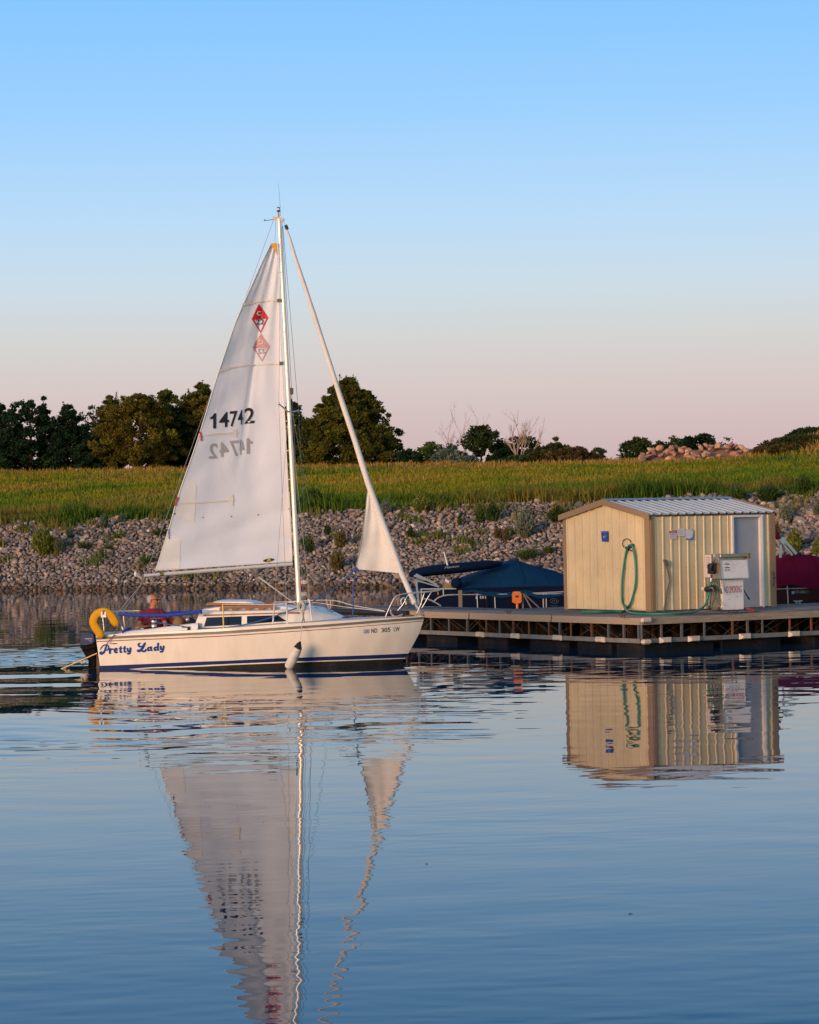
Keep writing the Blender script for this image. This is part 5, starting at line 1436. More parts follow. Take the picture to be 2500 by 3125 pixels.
# ------------------------------------------------------------------ the floating dock
dl = onz(1960, 1989, 0.0)
DROT = R(32.6)
D = Frame((dl.x, dl.y, 0), DROT)       # +x runs along the right-hand front edge, +y along the left-hand one
DZ = .715
dock = thing('dock', 'weathered wooden fuel dock on a steel truss and black floats', 'dock', (dl.x, dl.y, 0), DROT)
plank = bpy.data.materials.new('weathered_planks'); nt, N, L, b = nodes(plank)
tc = N.new('ShaderNodeTexCoord'); mp = N.new('ShaderNodeMapping'); mp.inputs['Scale'].default_value = (1.2, 20, 20)
nz = N.new('ShaderNodeTexNoise'); nz.inputs['Scale'].default_value = 2.5; nz.inputs['Detail'].default_value = 6
at_ = N.new('ShaderNodeAttribute'); at_.attribute_name = 'col'
cr = N.new('ShaderNodeMapRange'); cr.inputs[1].default_value = .3; cr.inputs[2].default_value = .7; cr.inputs[3].default_value = .7; cr.inputs[4].default_value = 1.25
vm = N.new('ShaderNodeVectorMath'); vm.operation = 'SCALE'
L.new(tc.outputs['Object'], mp.inputs['Vector']); L.new(mp.outputs[0], nz.inputs['Vector']); L.new(nz.outputs['Fac'], cr.inputs[0])
L.new(at_.outputs['Color'], vm.inputs[0]); L.new(cr.outputs[0], vm.inputs['Scale']); L.new(vm.outputs[0], b.inputs['Base Color']); b.inputs['Roughness'].default_value = .8
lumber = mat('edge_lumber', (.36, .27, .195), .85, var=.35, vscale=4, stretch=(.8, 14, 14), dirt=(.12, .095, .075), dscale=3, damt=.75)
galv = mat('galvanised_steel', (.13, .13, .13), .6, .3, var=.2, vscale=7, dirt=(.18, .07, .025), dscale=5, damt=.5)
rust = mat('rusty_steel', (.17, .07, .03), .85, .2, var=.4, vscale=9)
blackf = mat('black_float', (.010, .011, .013), .7, var=.3, vscale=4, spec=.12, dirt=(.06, .045, .03), dscale=2.5, damt=.5)
zones = [(0, 30, 0, 4.2), (0, 6.4, 4.2, 8.0), (0, 2.2, 8.0, 13.0)]
V_, F_, C_ = [], [], []
def addbox(lo, hi, c_):
    n0 = len(V_)
    a, b_, c0_ = lo; d, e, f_ = hi
    V_.extend([(a, b_, c0_), (d, b_, c0_), (d, e, c0_), (a, e, c0_), (a, b_, f_), (d, b_, f_), (d, e, f_), (a, e, f_)])
    for q in [(0, 3, 2, 1), (4, 5, 6, 7), (0, 1, 5, 4), (1, 2, 6, 5), (2, 3, 7, 6), (3, 0, 4, 7)]: F_.append([n0 + k for k in q])
    C_.extend([c_] * 8)
for x0, x1, y0, y1 in zones:
    y = y0 + .0
    while y < y1 - .02:
        x = x0 + (.045 if y0 < 8 else .045)
        while x < x1:
            xe = min(x1, x + random.choice([2.4, 3.0, 3.6]))
            k = random.uniform(.75, 1.2); c_ = (.155 * k, .138 * k, .128 * k * random.uniform(.95, 1.1))
            addbox((x, y + .0035 + (.045 if y < .01 else 0), DZ - .04), (xe - .004, y + .1385, DZ + random.uniform(-.003, .002)), c_); x = xe
        y += .142
deck_o = np_mesh('deck_boards', np.array(V_), np.array(F_), plank, dock, np.array(C_))
fm_ = MB()
def edge(a, b_):
    fm_.bar((a[0], a[1], DZ - .045), (b_[0], b_[1], DZ - .045), .042, .092); 
    d = Vector((b_[0] - a[0], b_[1] - a[1], 0)).normalized(); nrm = Vector((d.y, -d.x, 0))
    fm_.bar((a[0] + nrm.x * .012, a[1] + nrm.y * .012, DZ - .118), (b_[0] + nrm.x * .012, b_[1] + nrm.y * .012, DZ - .118), .042, .05)
for k in range(8): edge((k * 3.7 + (.004 if k else 0), .0215), (min(30, (k + 1) * 3.7), .0215))
for k in range(4): edge((.0215, min(13, (k + 1) * 3.3)), (.0215, k * 3.3 + .05))
fm_.bar((2.2, 13, DZ - .07), (0, 13, DZ - .07), .04, .14); fm_.bar((2.22, 8, DZ - .07), (2.22, 13, DZ - .07), .04, .14); fm_.bar((6.4, 8.02, DZ - .07), (2.2, 8.02, DZ - .07), .04, .14); fm_.bar((6.42, 4.2, DZ - .07), (6.42, 8, DZ - .07), .04, .14); fm_.bar((30, 4.22, DZ - .07), (6.44, 4.22, DZ - .07), .04, .14)
fm_.build('fascia', lumber, dock)
# truss: lower rail, posts, diagonal rods, second row within
rl = MB()
rl.bar((-.0, -.01, .225), (30, -.01, .225), .04, .095); rl.bar((-.01, 13, .225), (-.01, .03, .225), .04, .095)
rl.bar((-.012, 13, .225), (2.2, 13, .225), .04, .09)
rl.build('rail', mat('grey_rail', (.20, .19, .175), .65, .2, var=.2, vscale=6, dirt=(.14, .09, .06), dscale=4, damt=.5), dock)
xs_p = [.02]; x = .0
gp_ = random.Random(3)
while x < 13: x += gp_.choice([.42, .55, .62, .78]); xs_p.append(x)
npst = 0
for axis in (0, 1):
    for i, s in enumerate(xs_p):
        if s > (12 if axis == 0 else 12.9): continue
        mb = MB(); w_ = gp_.choice([.028, .036, .05])
        p = (s, .03, 0) if axis == 0 else (.03, s + .12, 0)
        mb.bar((p[0], p[1], .27), (p[0], p[1], DZ - .145), w_, .04, up=(0, 1, 0))
        mb.build('post', rust if gp_.random() < .42 else galv, dock)
br_ = MB()
for axis in (0, 1):
    s = .1
    while s < 12:
        L_ = gp_.uniform(.45, .8); up_ = gp_.random() < .5
        for (z0, z1) in (((.28, DZ - .15), ) if gp_.random() < .5 else ((.28, DZ - .15), (DZ - .15, .28))):
            dpt = gp_.uniform(.05, .6)
            a, b_ = ((s, dpt, z0), (s + L_, dpt, z1)) if axis == 0 else ((dpt, s, z0), (dpt, s + L_, z1))
            br_.tube([a, b_], .008, 5)
        s += L_ * .8
bro = br_.build('brace', mat('dark_rod', (.085, .07, .055), .8, .1, spec=.1), dock); bro['kind'] = 'stuff'
inn = MB()
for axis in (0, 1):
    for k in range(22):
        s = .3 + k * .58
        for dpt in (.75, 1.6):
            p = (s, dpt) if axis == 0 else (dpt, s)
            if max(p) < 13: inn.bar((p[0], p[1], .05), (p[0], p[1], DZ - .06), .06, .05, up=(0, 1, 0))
ino = inn.build('inner_frame', mat('shaded_rust', (.045, .02, .01), .9, var=.4, vscale=6, spec=.1), dock); ino['kind'] = 'stuff'  # rust colour darkened to paint in the shade under the deck
for a, b_ in (((.12, .10), (2.05, 1.1)), ((2.3, .18), (4.0, 1.2)), ((4.9, .15), (6.6, 1.2)), ((7.4, .18), (9.2, 1.2)), ((10.2, .2), (12.0, 1.2)), ((.16, 1.35), (1.1, 2.6)), ((.2, 3.0), (1.1, 4.5)), ((.2, 5.4), (1.1, 6.6)), ((.2, 7.5), (1.1, 8.8)), ((.2, 9.6), (1.1, 11.0)), ((2.4, 1.4), (3.6, 4)), ((4.2, 4.4), (6, 7.6)), ((1.3, 4.4), (2, 7.4))):
    mb = MB(); mb.box((a[0], a[1], -.30), (b_[0], b_[1], .175), bev=.035); mb.build('float', blackf, dock)
for a, b_ in (((1.3, 1.5), (5.6, 3.9)), ((6.2, 1.5), (11.5, 3.9)), ((1.2, 4.6), (5.9, 7.7)), ((1.15, 8.4), (2.0, 9.8)), ((1.3, 10.2), (2.0, 12.4))):  # taller inner boxes, added to blacken the space under the deck
    mb = MB(); mb.box((a[0], a[1], -.2), (b_[0], b_[1], .56), bev=.04); mb.build('float', blackf, dock)
ep = MB(); ep.tube([(-.045, 9.2, DZ - .06), (-.045, 13.02, DZ - .06)], .075, 10); ep.build('edge_roll', mat('black_rubber', (.014, .013, .016), .6), dock)
cream_b = mat('cream_vinyl', (.62, .50, .38), .5, var=.1, vscale=10, dirt=(.25, .18, .12), dscale=6, damt=.5)
def bumper(pos, axis, corner=False):
    mb = MB(); w_, h_, d_ = .165, .062, .07
    # a cushion wedge: wide base, narrower face
    if axis == 0: T = Matrix.Translation((pos, -.03, .225))
    else: T = Matrix.Translation((-.03, pos, .225)) @ Matrix.Rotation(R(-90), 4, 'Z')
    vs = [(-w_, 0, -h_), (w_, 0, -h_), (w_, 0, h_), (-w_, 0, h_), (-w_ * .94, -.02, -h_ * .94), (w_ * .94, -.02, -h_ * .94), (w_ * .94, -.02, h_ * .94), (-w_ * .94, -.02, h_ * .94), (-w_ * .62, -d_, -h_ * .62), (w_ * .62, -d_, -h_ * .62), (w_ * .62, -d_, h_ * .25), (-w_ * .62, -d_, h_ * .25)]
    fs = [(0, 1, 5, 4), (1, 2, 6, 5), (2, 3, 7, 6), (3, 0, 4, 7), (4, 5, 9, 8), (5, 6, 10, 9), (6, 7, 11, 10), (7, 4, 8, 11), (8, 9, 10, 11), (3, 2, 1, 0)]
    mb.add([T @ Vector(v) for v in vs], fs)
    mb.build('bumper', cream_b, dock)
def on_front(px, py): return D.y(px, py, -.03).x
def on_left(px, py): return D.x(px, py, -.03).y
for px, py in ((2031, 1958), (2118, 1953), (2274, 1945), (2424, 1936)): bumper(on_front(px, py), 0)
for px, py in ((1833, 1955), (1702, 1949), (1573, 1943), (1466, 1936)): bumper(on_left(px, py), 1)
cb_ = MB(); cb_.box((-.075, -.16, .16), (.16, -.035, .262), bev=.03); cb_.build('bumper', cream_b, dock, label='corner bumper on the lower rail')
cb_ = MB(); cb_.box((-.05, -.10, DZ - .10), (.22, -.0, DZ + .012), bev=.03); cb_.build('corner_cap', cream_b, dock)
for k, (px, py) in enumerate(((1901, 1886), (1552, 1874), (2238, 1877), (1242, 1858), (2436, 1843))):
    p = D.z(px, py, DZ); mb = MB()
    a_ = Vector((1, 0, 0)) if k in (2, 4) else Vector((0, 1, 0))
    mb.tube([p + a_ * -.14 + Vector((0, 0, .075)), p + a_ * -.05 + Vector((0, 0, .06)), p + a_ * .05 + Vector((0, 0, .06)), p + a_ * .14 + Vector((0, 0, .075))], [.012, .018, .018, .012], 7)
    for s in (-.05, .05): mb.tube([p + a_ * s, p + a_ * s + Vector((0, 0, .06))], .018, 7)
    mb.build('dock_cleat', mat('pale_cleat', (.45, .42, .40), .6) if k == 4 else mat('dark_cleat', (.06, .06, .06), .6), dock)

# ------------------------------------------------------------------ the shed
s0 = D.z(1990, 1867, DZ); s1 = D.z(1724, 1860, DZ); s2 = D.z(2370, 1853, DZ)
SX, SY = s0.x, s0.y
LW = D.x(1723, 1760, SX).y - SY; FWD = D.y(2367, 1760, SY).x - SX          # gable wall length, front wall length
EZ = D.y(1996, 1570, SY).z - DZ              # eave height above the deck
RZ = D.x(1846, 1530, SX - .05).z - DZ
shed_l = D.M @ Vector((SX, SY, DZ))
SH = Frame(shed_l, DROT)
shed = thing('shed', 'small cream ribbed-steel shed with brown corner trim standing on the dock', 'shed', tuple(shed_l), DROT)
wallm = mat('cream_steel_siding', (.73, .565, .34), .5, var=.05, vscale=2.5, dirt=(.40, .28, .15), dscale=1.6, damt=.25)
trimm = mat('brown_trim', (.29, .185, .100), .5, var=.06, vscale=4)
roofm = mat('galvalume_roof', (.60, .58, .55), .5, .3, var=.08, vscale=3)
doorm = mat('grey_door_paint', (.30, .32, .385), .42, var=.05, vscale=4)
framem = mat('white_frame', (.68, .64, .62), .55, var=.06, vscale=8)
def ribbed(ln, pitch, first, zt, rib=.015):
    """profile of a ribbed panel: list of (s, out)"""
    pr = [(0, 0)]
    s = first
    while s < ln - .06:
        pr += [(s - .030, 0), (s - .017, rib), (s + .017, rib), (s + .030, 0)]; s += pitch
    pr.append((ln, 0)); return pr
gable = lambda y: EZ + (RZ - EZ) * (1 - abs(y - LW / 2) / (LW / 2))
def wall(name, prof, place, zt, skip=None):
    mb = MB(); 
    for (a, oa), (b_, ob_) in zip(prof[:-1], prof[1:]):
        z0a = z0b = .02
        if skip and a > skip[0] - .001 and b_ < skip[1] + .001: z0a = z0b = skip[2]
        mb.add([place(a, oa, z0a), place(b_, ob_, z0b), place(b_, ob_, zt(b_)), place(a, oa, zt(a))], [(0, 1, 2, 3)])
    mb.build(name, wallm, shed)
# gable wall faces -x; built from the far corner to the near one; split at the ridge
prof = ribbed(LW, LW / 11.55, .17, None, .034)
prof = sorted(set(prof + [(LW / 2 + .045, 0)]))
wall('gable_wall', prof, lambda s, o, z: (-o, LW - s, z), lambda s: gable(LW - s) - .03)
DX0 = SH.y(2238, 1700, 0).x; DX1 = SH.y(2319, 1700, 0).x        # door opening
DH = SH.y(2275, 1578, 0).z
prof = ribbed(FWD, FWD / 15.3, .12, None)
prof = sorted(set([q for q in prof if not (DX0 - .13 < q[0] < DX1 + .13)] + [(DX0 - .125, 0), (DX0 - .05, 0), (DX1 + .05, 0), (DX1 + .125, 0)]))
wall('front_wall', prof, lambda s, o, z: (s, -o, z), lambda s: EZ - .02, (DX0 - .051, DX1 + .051, DH))
wall('gable_wall', ribbed(LW, .25, .14, None) and sorted(set(ribbed(LW, .25, .14, None) + [(LW / 2, 0)])), lambda s, o, z: (FWD + o, s, z), lambda s: gable(s) - .03)
wall('back_wall', ribbed(FWD, .25, .14, None), lambda s, o, z: (FWD - s, LW + o, z), lambda s: EZ - .02)
def corner(x, y, sx, sy, wx, wy):
    tr_ = MB()
    tr_.box((min(x, x + sx * wx), min(y - .024, y + .0) if sy > 0 else y, .0), (max(x, x + sx * wx), y if sy > 0 else y + .024, EZ - .03))
    tr_.box((x - .024 if sx > 0 else x, min(y, y + sy * wy), .0), (x if sx > 0 else x + .024, max(y, y + sy * wy), EZ - .03))
    tr_.build('corner_trim', trimm, shed)
corner(0, 0, 1, 1, .10, .20); corner(0, LW, 1, -1, .15, .15); corner(FWD, 0, -1, 1, .15, .15); corner(FWD, LW, -1, -1, .15, .15)
# roof: two ribbed slopes with a ridge cap, barge boards at the gables
OV = .07; rf = MB()
for side_ in (0, 1):
    pr = [(-OV, 0)]; s = .02
    while s < FWD + OV - .08: pr += [(s, 0), (s + .02, .028), (s + .05, .028), (s + .07, 0)]; s += .235
    pr.append((FWD + OV, 0))
    ye = -.06 if side_ == 0 else LW + .06
    slope = (RZ - EZ) / (LW / 2); ze = EZ - .06 * slope + .015
    Pq = [[(x, ye, ze + o) for x, o in pr], [(x, LW / 2, RZ + .015 + o) for x, o in pr]]
    rf.grid(Pq, flip=(side_ == 1))
    Pq = [[(x, ye, ze + o - .012) for x, o in pr], [(x, ye, ze + o) for x, o in pr]]
    rf.grid(Pq, flip=(side_ == 1))
roof = rf.build('roof', roofm, shed)
rcp = MB(); rcp.prism([(-OV - .005, LW / 2 - .14, RZ + .015 + .032 - .14 * slope), (-OV - .005, LW / 2, RZ + .065), (-OV - .005, LW / 2 + .14, RZ + .015 + .032 - .14 * slope)], (FWD + 2 * OV + .01, 0, 0)); rcp.build('ridge_cap', mat('grey_trim_metal', (.36, .37, .38), .45, .5), roof)
for xg in (-OV - .03, FWD + OV + .005):
    bg2 = MB()
    for (ya, za, yb, zb) in ((-.075, ze + .022, LW / 2, RZ + .050), (LW / 2, RZ + .050, LW + .075, ze + .022)):
        bg2.prism([(xg, ya, za - .135), (xg, yb, zb - .135), (xg, yb, zb), (xg, ya, za)], (.025, 0, 0))
    bg2.build('barge_board', trimm, shed)
fs_ = MB(); fs_.box((.0, -.022, EZ - .05), (FWD, -.004, EZ - .012)); fs_.build('eave_trim', mat('dark_eave', (.10, .075, .05), .6), shed)
df = MB()
df.box((DX0 - .05, -.05, .02), (DX0, .06, DH + .05)); df.box((DX1, -.05, .02), (DX1 + .10, .06, DH + .05)); df.box((DX0, -.05, DH), (DX1, .06, DH + .05))
df.box((DX1 + .03, -.062, .0), (DX1 + .07, -.05, DH + .02))
dfr = df.build('door_frame', framem, shed)
dr = MB(); dr.box((DX0, .03, .01), (DX1, .065, DH)); door = dr.build('door', doorm, shed)
dh = MB(); dh.lathe([(.035, 0), (.03, .05), (.012, .055)], (DX0 + .07, .03, .98), 12, T=Matrix.Rotation(R(90), 4, 'X')); dh.build('handle', steel, door)
scw = MB()
for zz in (.28, .98, 1.5, EZ - .16):
    for s in np.arange(.06, FWD - .05, FWD / 15.3):
        if DX0 - .15 < s < DX1 + .15: continue
        scw.box((s - .006, -.006, zz - .006), (s + .006, -.0005, zz + .006))
    for s in np.arange(.10, LW - .05, LW / 11.55):
        scw.box((-.006, s - .006, zz - .006), (-.0005, s + .006, zz + .006))
so_ = scw.build('screws', mat('dark_screw', (.16, .10, .05), .6), shed); so_['kind'] = 'stuff'
shed_cl = MB()
q = SH.y(2361, 1766, -.05)
q = Vector((min(q.x, FWD - .03), -.045, q.z))
shed_cl.tube(lerp_path([q + Vector((-.02, -.03, .15)), q + Vector((.01, -.02, .10)), q + Vector((.01, -.02, -.08)), q + Vector((-.02, -.03, -.16))], 4), [.022, .02, .016, .014, .014, .014, .014, .014, .014, .016, .016, .02, .022][:13], 7)
shed_cl.tube([q + Vector((0, .02, 0)), q + Vector((.06, -.04, .04))], .012, 6)
shed_cl.build('wall_cleat', mat('dark_cleat', (.06, .06, .06), .6), shed)
# notices on the walls: each a sheet of its own hung on the steel
def sheet(name, label, pts, wall_, mats_, deco=None):
    """pts: lower-left, lower-right, upper-right, upper-left in picture units"""
    f_ = (lambda px, py: SH.y(px, py, -.026)) if wall_ == 'front' else (lambda px, py: SH.x(px, py, -.038))
    q = [f_(*p) for p in pts]; c_ = sum(q, Vector()) / 4
    w_ = SH.M @ c_
    o = thing(name, label, 'sign', tuple(w_), DROT, 'notices on the shed walls')
    n_ = Vector((0, -1, 0)) if wall_ == 'front' else Vector((-1, 0, 0))
    mb = MB(); mb.prism([p - c_ for p in q], n_ * .003); 
    b_ = mb.build('panel', mats_[0], o)
    if deco:
        pl = lambda u, v, k=0.0: (q[0] * (1 - u) + q[1] * u) * (1 - v) + (q[3] * (1 - u) + q[2] * u) * v - c_ + n_ * (.0045 + k)
        dm_ = MB(); deco(dm_, pl); dm_.build('print', mats_[1:], o)
def rect(mb, pl, u0, v0, u1, v1, mi=0, k=0.0): mb.add([pl(u0, v0, k), pl(u1, v0, k), pl(u1, v1, k), pl(u0, v1, k)], [(0, 1, 2, 3)], mi)
paper = mat('white_paper', (.66, .63, .66), .7); blup = mat('blue_print', (.02, .09, .42), .5); lbp = mat('light_blue_print', (.25, .42, .75), .6); redp = mat('red_print', (.50, .025, .012), .5); dkp = mat('dark_print', (.12, .12, .15), .6); mauve = mat('mauve_print', (.34, .25, .38), .6)
def d1(mb, pl):
    text_mb(mb, 'Membership', lambda u, v: pl(.07 + .84 * u, .84 + .08 * v), bold=.01, mi=0)
    text_mb(mb, 'ATX', lambda u, v: pl(.26 + .38 * u, .39 + .16 * v), bold=.03, mi=1)
    mb.add([pl(.66, .63), pl(.70, .63), pl(.82, .50), pl(.76, .50)], [(3, 2, 1, 0)], 1)
    mb.add([pl(.44, .66), pl(.49, .74), pl(.54, .74), pl(.60, .66), pl(.52, .70)], [(0, 1, 2, 3, 4)][::-1], 0)
    text_mb(mb, 'Travel', lambda u, v: pl(.29 + .46 * u, .24 + .08 * v), mi=0)
    rect(mb, pl, .22, .12, .84, .15, 2)
sheet('notice', 'blue sign on the gable wall left of the green hose', [(1837.5, 1653), (1856, 1653), (1856, 1621), (1834.5, 1621)], 'gable', [mat('blue_sign_face', (.012, .05, .30), .45), lbp, mat('sign_white', (.55, .58, .75), .5), mat('mid_blue_print', (.02, .10, .42), .5)], d1)
def d2(mb, pl):
    rect(mb, pl, 0, .69, 1, .99, 0); text_mb(mb, 'DANGER', lambda u, v: pl(.14 + .72 * u, .76 + .15 * v, .001), mi=2, bold=.02)
    text_mb(mb, 'NO SMOKING', lambda u, v: pl(.08 + .80 * u, .49 + .11 * v), mi=1, bold=.02)
    for k, (a, c_) in enumerate(((.07, .90), (.16, .80), (.10, .88), (.06, .84))): rect(mb, pl, a, .38 - .09 * k, c_, .41 - .09 * k, 3)
sheet('notice', 'warning notice with a red header band on the front wall', [(2043, 1645), (2065, 1644), (2065.5, 1618), (2042, 1620)], 'front', [paper, redp, dkp, mat('sign_white', (.55, .58, .75), .5), mat('grey_print', (.3, .32, .32), .6)], d2)
def d3(mb, pl):
    for k, (a, c_) in enumerate(((.15, .70), (.06, .86), (.18, .76), (.24, .74), (.22, .72))): rect(mb, pl, a, .76 - .13 * k, c_, .80 - .13 * k, k % 2)
sheet('notice', 'plain white sheet of printed lines between the red-headed notice and the blue-edged one', [(2068, 1637), (2090, 1636), (2090, 1612), (2067, 1614)], 'front', [paper, mauve, mat('pink_print', (.55, .32, .36), .6)], d3)
def d4(mb, pl):
    mb.add([pl(0, 0), pl(1, .0), pl(1, .95), pl(.93, .6), pl(.86, .28), pl(.66, .15), pl(.3, .10), pl(.06, .22)], [tuple(range(8))], 0)
    rect(mb, pl, .78, .92, .95, 1, 1)
sheet('notice', 'white notice with a blue swoosh border, rightmost of the three on the front wall', [(2093, 1648), (2117, 1647), (2116.5, 1616), (2091.5, 1618)], 'front', [paper, mat('swoosh_blue', (.05, .20, .60), .5), blup], d4)
# hose reel ring on the gable wall, hose looped over it and trailed to the pump
hg = thing('hose_hanger', 'wire hoop hanger on the gable wall carrying the green hose', 'hanger', tuple(shed_l), DROT)
gw = lambda px, py, o=.05: SH.x(px, py, -o)
hm2 = MB()
hm2.tube([gw(1913 + 13 * math.cos(w_), 1659 + 14.5 * math.sin(w_), .04) for w_ in np.linspace(2.3, 6.1, 16)], .010, 6); hm2.build('hoop', mat('dark_wire', (.06, .045, .03), .5, .5), hg)
hm3 = MB(); hm3.tube(lerp_path([gw(1911, 1672, .05), gw(1922, 1668, .07), gw(1930, 1662, .07), gw(1934, 1668, .06)], 4), .03, 8); hm3.tube([gw(1915, 1676, .05), gw(1930, 1682, .06)], .012, 6)
hm3.build('hook', blackm, hg)
hose = MB()
dkp_ = lambda px, py, z=.03: SH.z(px, py, z)
path = [dkp_(1775, 1868), dkp_(1830, 1868), dkp_(1880, 1866), dkp_(1897, 1866), gw(1908, 1862, .10), gw(1925, 1840, .08), gw(1937, 1800, .07), gw(1941, 1760, .07), gw(1939, 1710, .07), gw(1933, 1675, .09), gw(1928, 1664, .10),
        gw(1920, 1666, .09), gw(1912, 1682, .07), gw(1904, 1730, .07), gw(1899, 1780, .07), gw(1899, 1825, .07), gw(1905, 1850, .09), dkp_(1918, 1868), dkp_(1945, 1873), dkp_(1990, 1874), dkp_(2060, 1873), dkp_(2105, 1870)]
PY0 = SH.z(2207, 1866.5, 0)                # near-left foot of the pump's white front
hose_end = [dkp_(2125, 1865, .05), SH.y(2150, 1850, PY0.y + .25), SH.y(2160, 1825, PY0.y + .22), SH.y(2168, 1795, PY0.y + .22), SH.y(2172, 1772, PY0.y + .25)]
hose.tube(lerp_path(path + hose_end, 6), .026, 8)
greenh = mat('green_hose_rubber', (.012, .21, .145), .4, var=.1, vscale=5)
ho = hose.build('hose', greenh, None, smooth=True); ho.matrix_world = SH.M.copy()
tag(ho, 'green fuel hose looped on the gable wall and trailing along the deck to the pump', 'hose')
pipe = MB(); fw_ = lambda px, py, o=.04: SH.y(px, py, -o)
pipe.tube([fw_(2026, 1866), fw_(2036, 1805), fw_(2044, 1775), fw_(2042, 1755), fw_(2034, 1725)], .017, 7); pipe.tube([fw_(2036, 1726, .05), fw_(2031, 1712, .07), fw_(2025, 1710, .07)], [.04, .045, .02], 9)
po = pipe.build('conduit', mat('grey_conduit', (.10, .10, .105), .6), None, smooth=True, ang=50); po.matrix_world = SH.M.copy()
tag(po, 'bent grey conduit rising from the deck against the front wall', 'conduit')

# ------------------------------------------------------------------ fuel pump
px0 = PY0
pr_ = SH.z(2270, 1864, 0)
PW = SH.y(2270, 1800, PY0.y).x - PY0.x          # width of the white front
PDp = .50
pump_l = SH.M @ Vector((PY0.x, PY0.y, 0))
PF = Frame(pump_l, DROT)
pump = thing('fuel_pump', 'white and steel fuel pump lettered NO SMOKING in front of the shed', 'fuel pump', tuple(pump_l), DROT)
zz = lambda px, py: PF.y(px, py, 0).z
ZM, ZT = zz(2236, 1766), zz(2236, 1692)
pm = mat('pump_white', (.80, .75, .76), .4, var=.05, vscale=4, dirt=(.40, .34, .30), dscale=5, damt=.25)
stl = mat('pump_steel', (.40, .34, .27), .42, .75, var=.2, vscale=5)
mb = MB(); mb.box((-.02, .03, .02), (PW, PDp, ZM), bev=.015); mb.build('cabinet', stl, pump)
mb = MB(); mb.box((0, 0, .03), (PW, .026, ZM - .01), bev=.008); fpanel = mb.build('front_panel', pm, pump)
mb = MB(); text_mb(mb, 'NO SMOKING', quad_place((.045 * 1, -.004, ZM - .32), (PW - .06, -.004, ZM - .32), (PW - .06, -.004, ZM - .16), (.045, -.004, ZM - .16)), bold=.0)
mb.build('lettering', mat('red_stencil', (.55, .02, .05), .6), fpanel)
mb = MB()
for u, v in ((.52, .93), (.67, .44), (.70, .44), (.30, .36)): mb.box((PW * u - .008, -.004, ZM * v - .006), (PW * u + .010, .002, ZM * v + .006))
mb.build('hole', blackm, fpanel)
# head: overhanging, its dial face leaning back a little
HX0, HX1 = PF.y(2196, 1730, -.06).x, PF.y(2268, 1730, -.06).x
mb = MB()
side_poly = [(-.40 + .30, 0)]
hd = [(-.075, ZM + .0), (-.03, ZT - .11), (-.02, ZT), (PDp, ZT), (PDp, ZM)]
mb.prism([(-.10, y, z) for y, z in hd], (PW + .17, 0, 0)); head = mb.build('head', stl, pump)
HL, HR = -.10, PW + .07
lean = lambda v: -.075 + (.045) * v
fp = lambda u, v, k=0.0: (HL + .02 + (HR - HL - .03) * u, lean(v) - .006 - k, ZM + .02 + (ZT - .13 - ZM - .02) * v)
mb = MB(); mb.prism([fp(0, 0), fp(1, 0), fp(1, 1), fp(0, 1)], (0, -.012, 0)); dial = mb.build('dial_face', pm, pump)
mb = MB()
for (u0, v0, u1, v1, mi) in ((.14, .76, .33, .82, 0), (.14, .56, .33, .62, 0), (.17, .86, .27, .875, 0), (.17, .66, .27, .675, 0)): mb.add([fp(u0, v0, .0135), fp(u1, v0, .0135), fp(u1, v1, .0135), fp(u0, v1, .0135)], [(0, 1, 2, 3)], mi)
for k in range(4): mb.add([fp(.13 + .055 * k, .42, .0135), fp(.165 + .055 * k, .42, .0135), fp(.165 + .055 * k, .49, .0135), fp(.13 + .055 * k, .49, .0135)], [(0, 1, 2, 3)], 0)
text_mb(mb, 'THIS SALE', lambda u, v: fp(.40 + .19 * u, .73 + .03 * v, .0135), mi=1); text_mb(mb, 'GALLONS', lambda u, v: fp(.40 + .16 * u, .54 + .03 * v, .0135), mi=1); text_mb(mb, 'UNIT PRICE', lambda u, v: fp(.15 + .38 * u, .37 + .03 * v, .0135), mi=1)
mb.build('display', [mat('display_dark', (.03, .035, .06), .3), mat('print_brown', (.20, .16, .15), .6)], dial)
mb = MB()
for u in (-.012, 1.0): mb.prism([fp(u, -.02), fp(u + .025, -.02), fp(u + .025, 1.02), fp(u, 1.02)], (0, -.025, 0))
mb.prism([fp(-.012, -.045), fp(1.025, -.045), fp(1.025, -.0), fp(-.012, -.0)], (0, -.025, 0)); mb.build('dial_frame', mat('bright_trim', (.55, .55, .55), .3, .8), dial)
mb = MB(); mb.box((HL - .02, -.10, ZT - .06), (HR + .06, .02, ZT + .012), bev=.01); mb.box((HL - .01, .02, ZT + .0), (HR, PDp, ZT + .012)); mb.build('canopy', stl, pump)
mb = MB(); mb.box((HR - .01, -.105, ZT - .10), (HR + .07, .0, ZT + .02), bev=.012); mb.build('lamp_end', mat('amber_plastic', (.22, .09, .015), .4), pump)
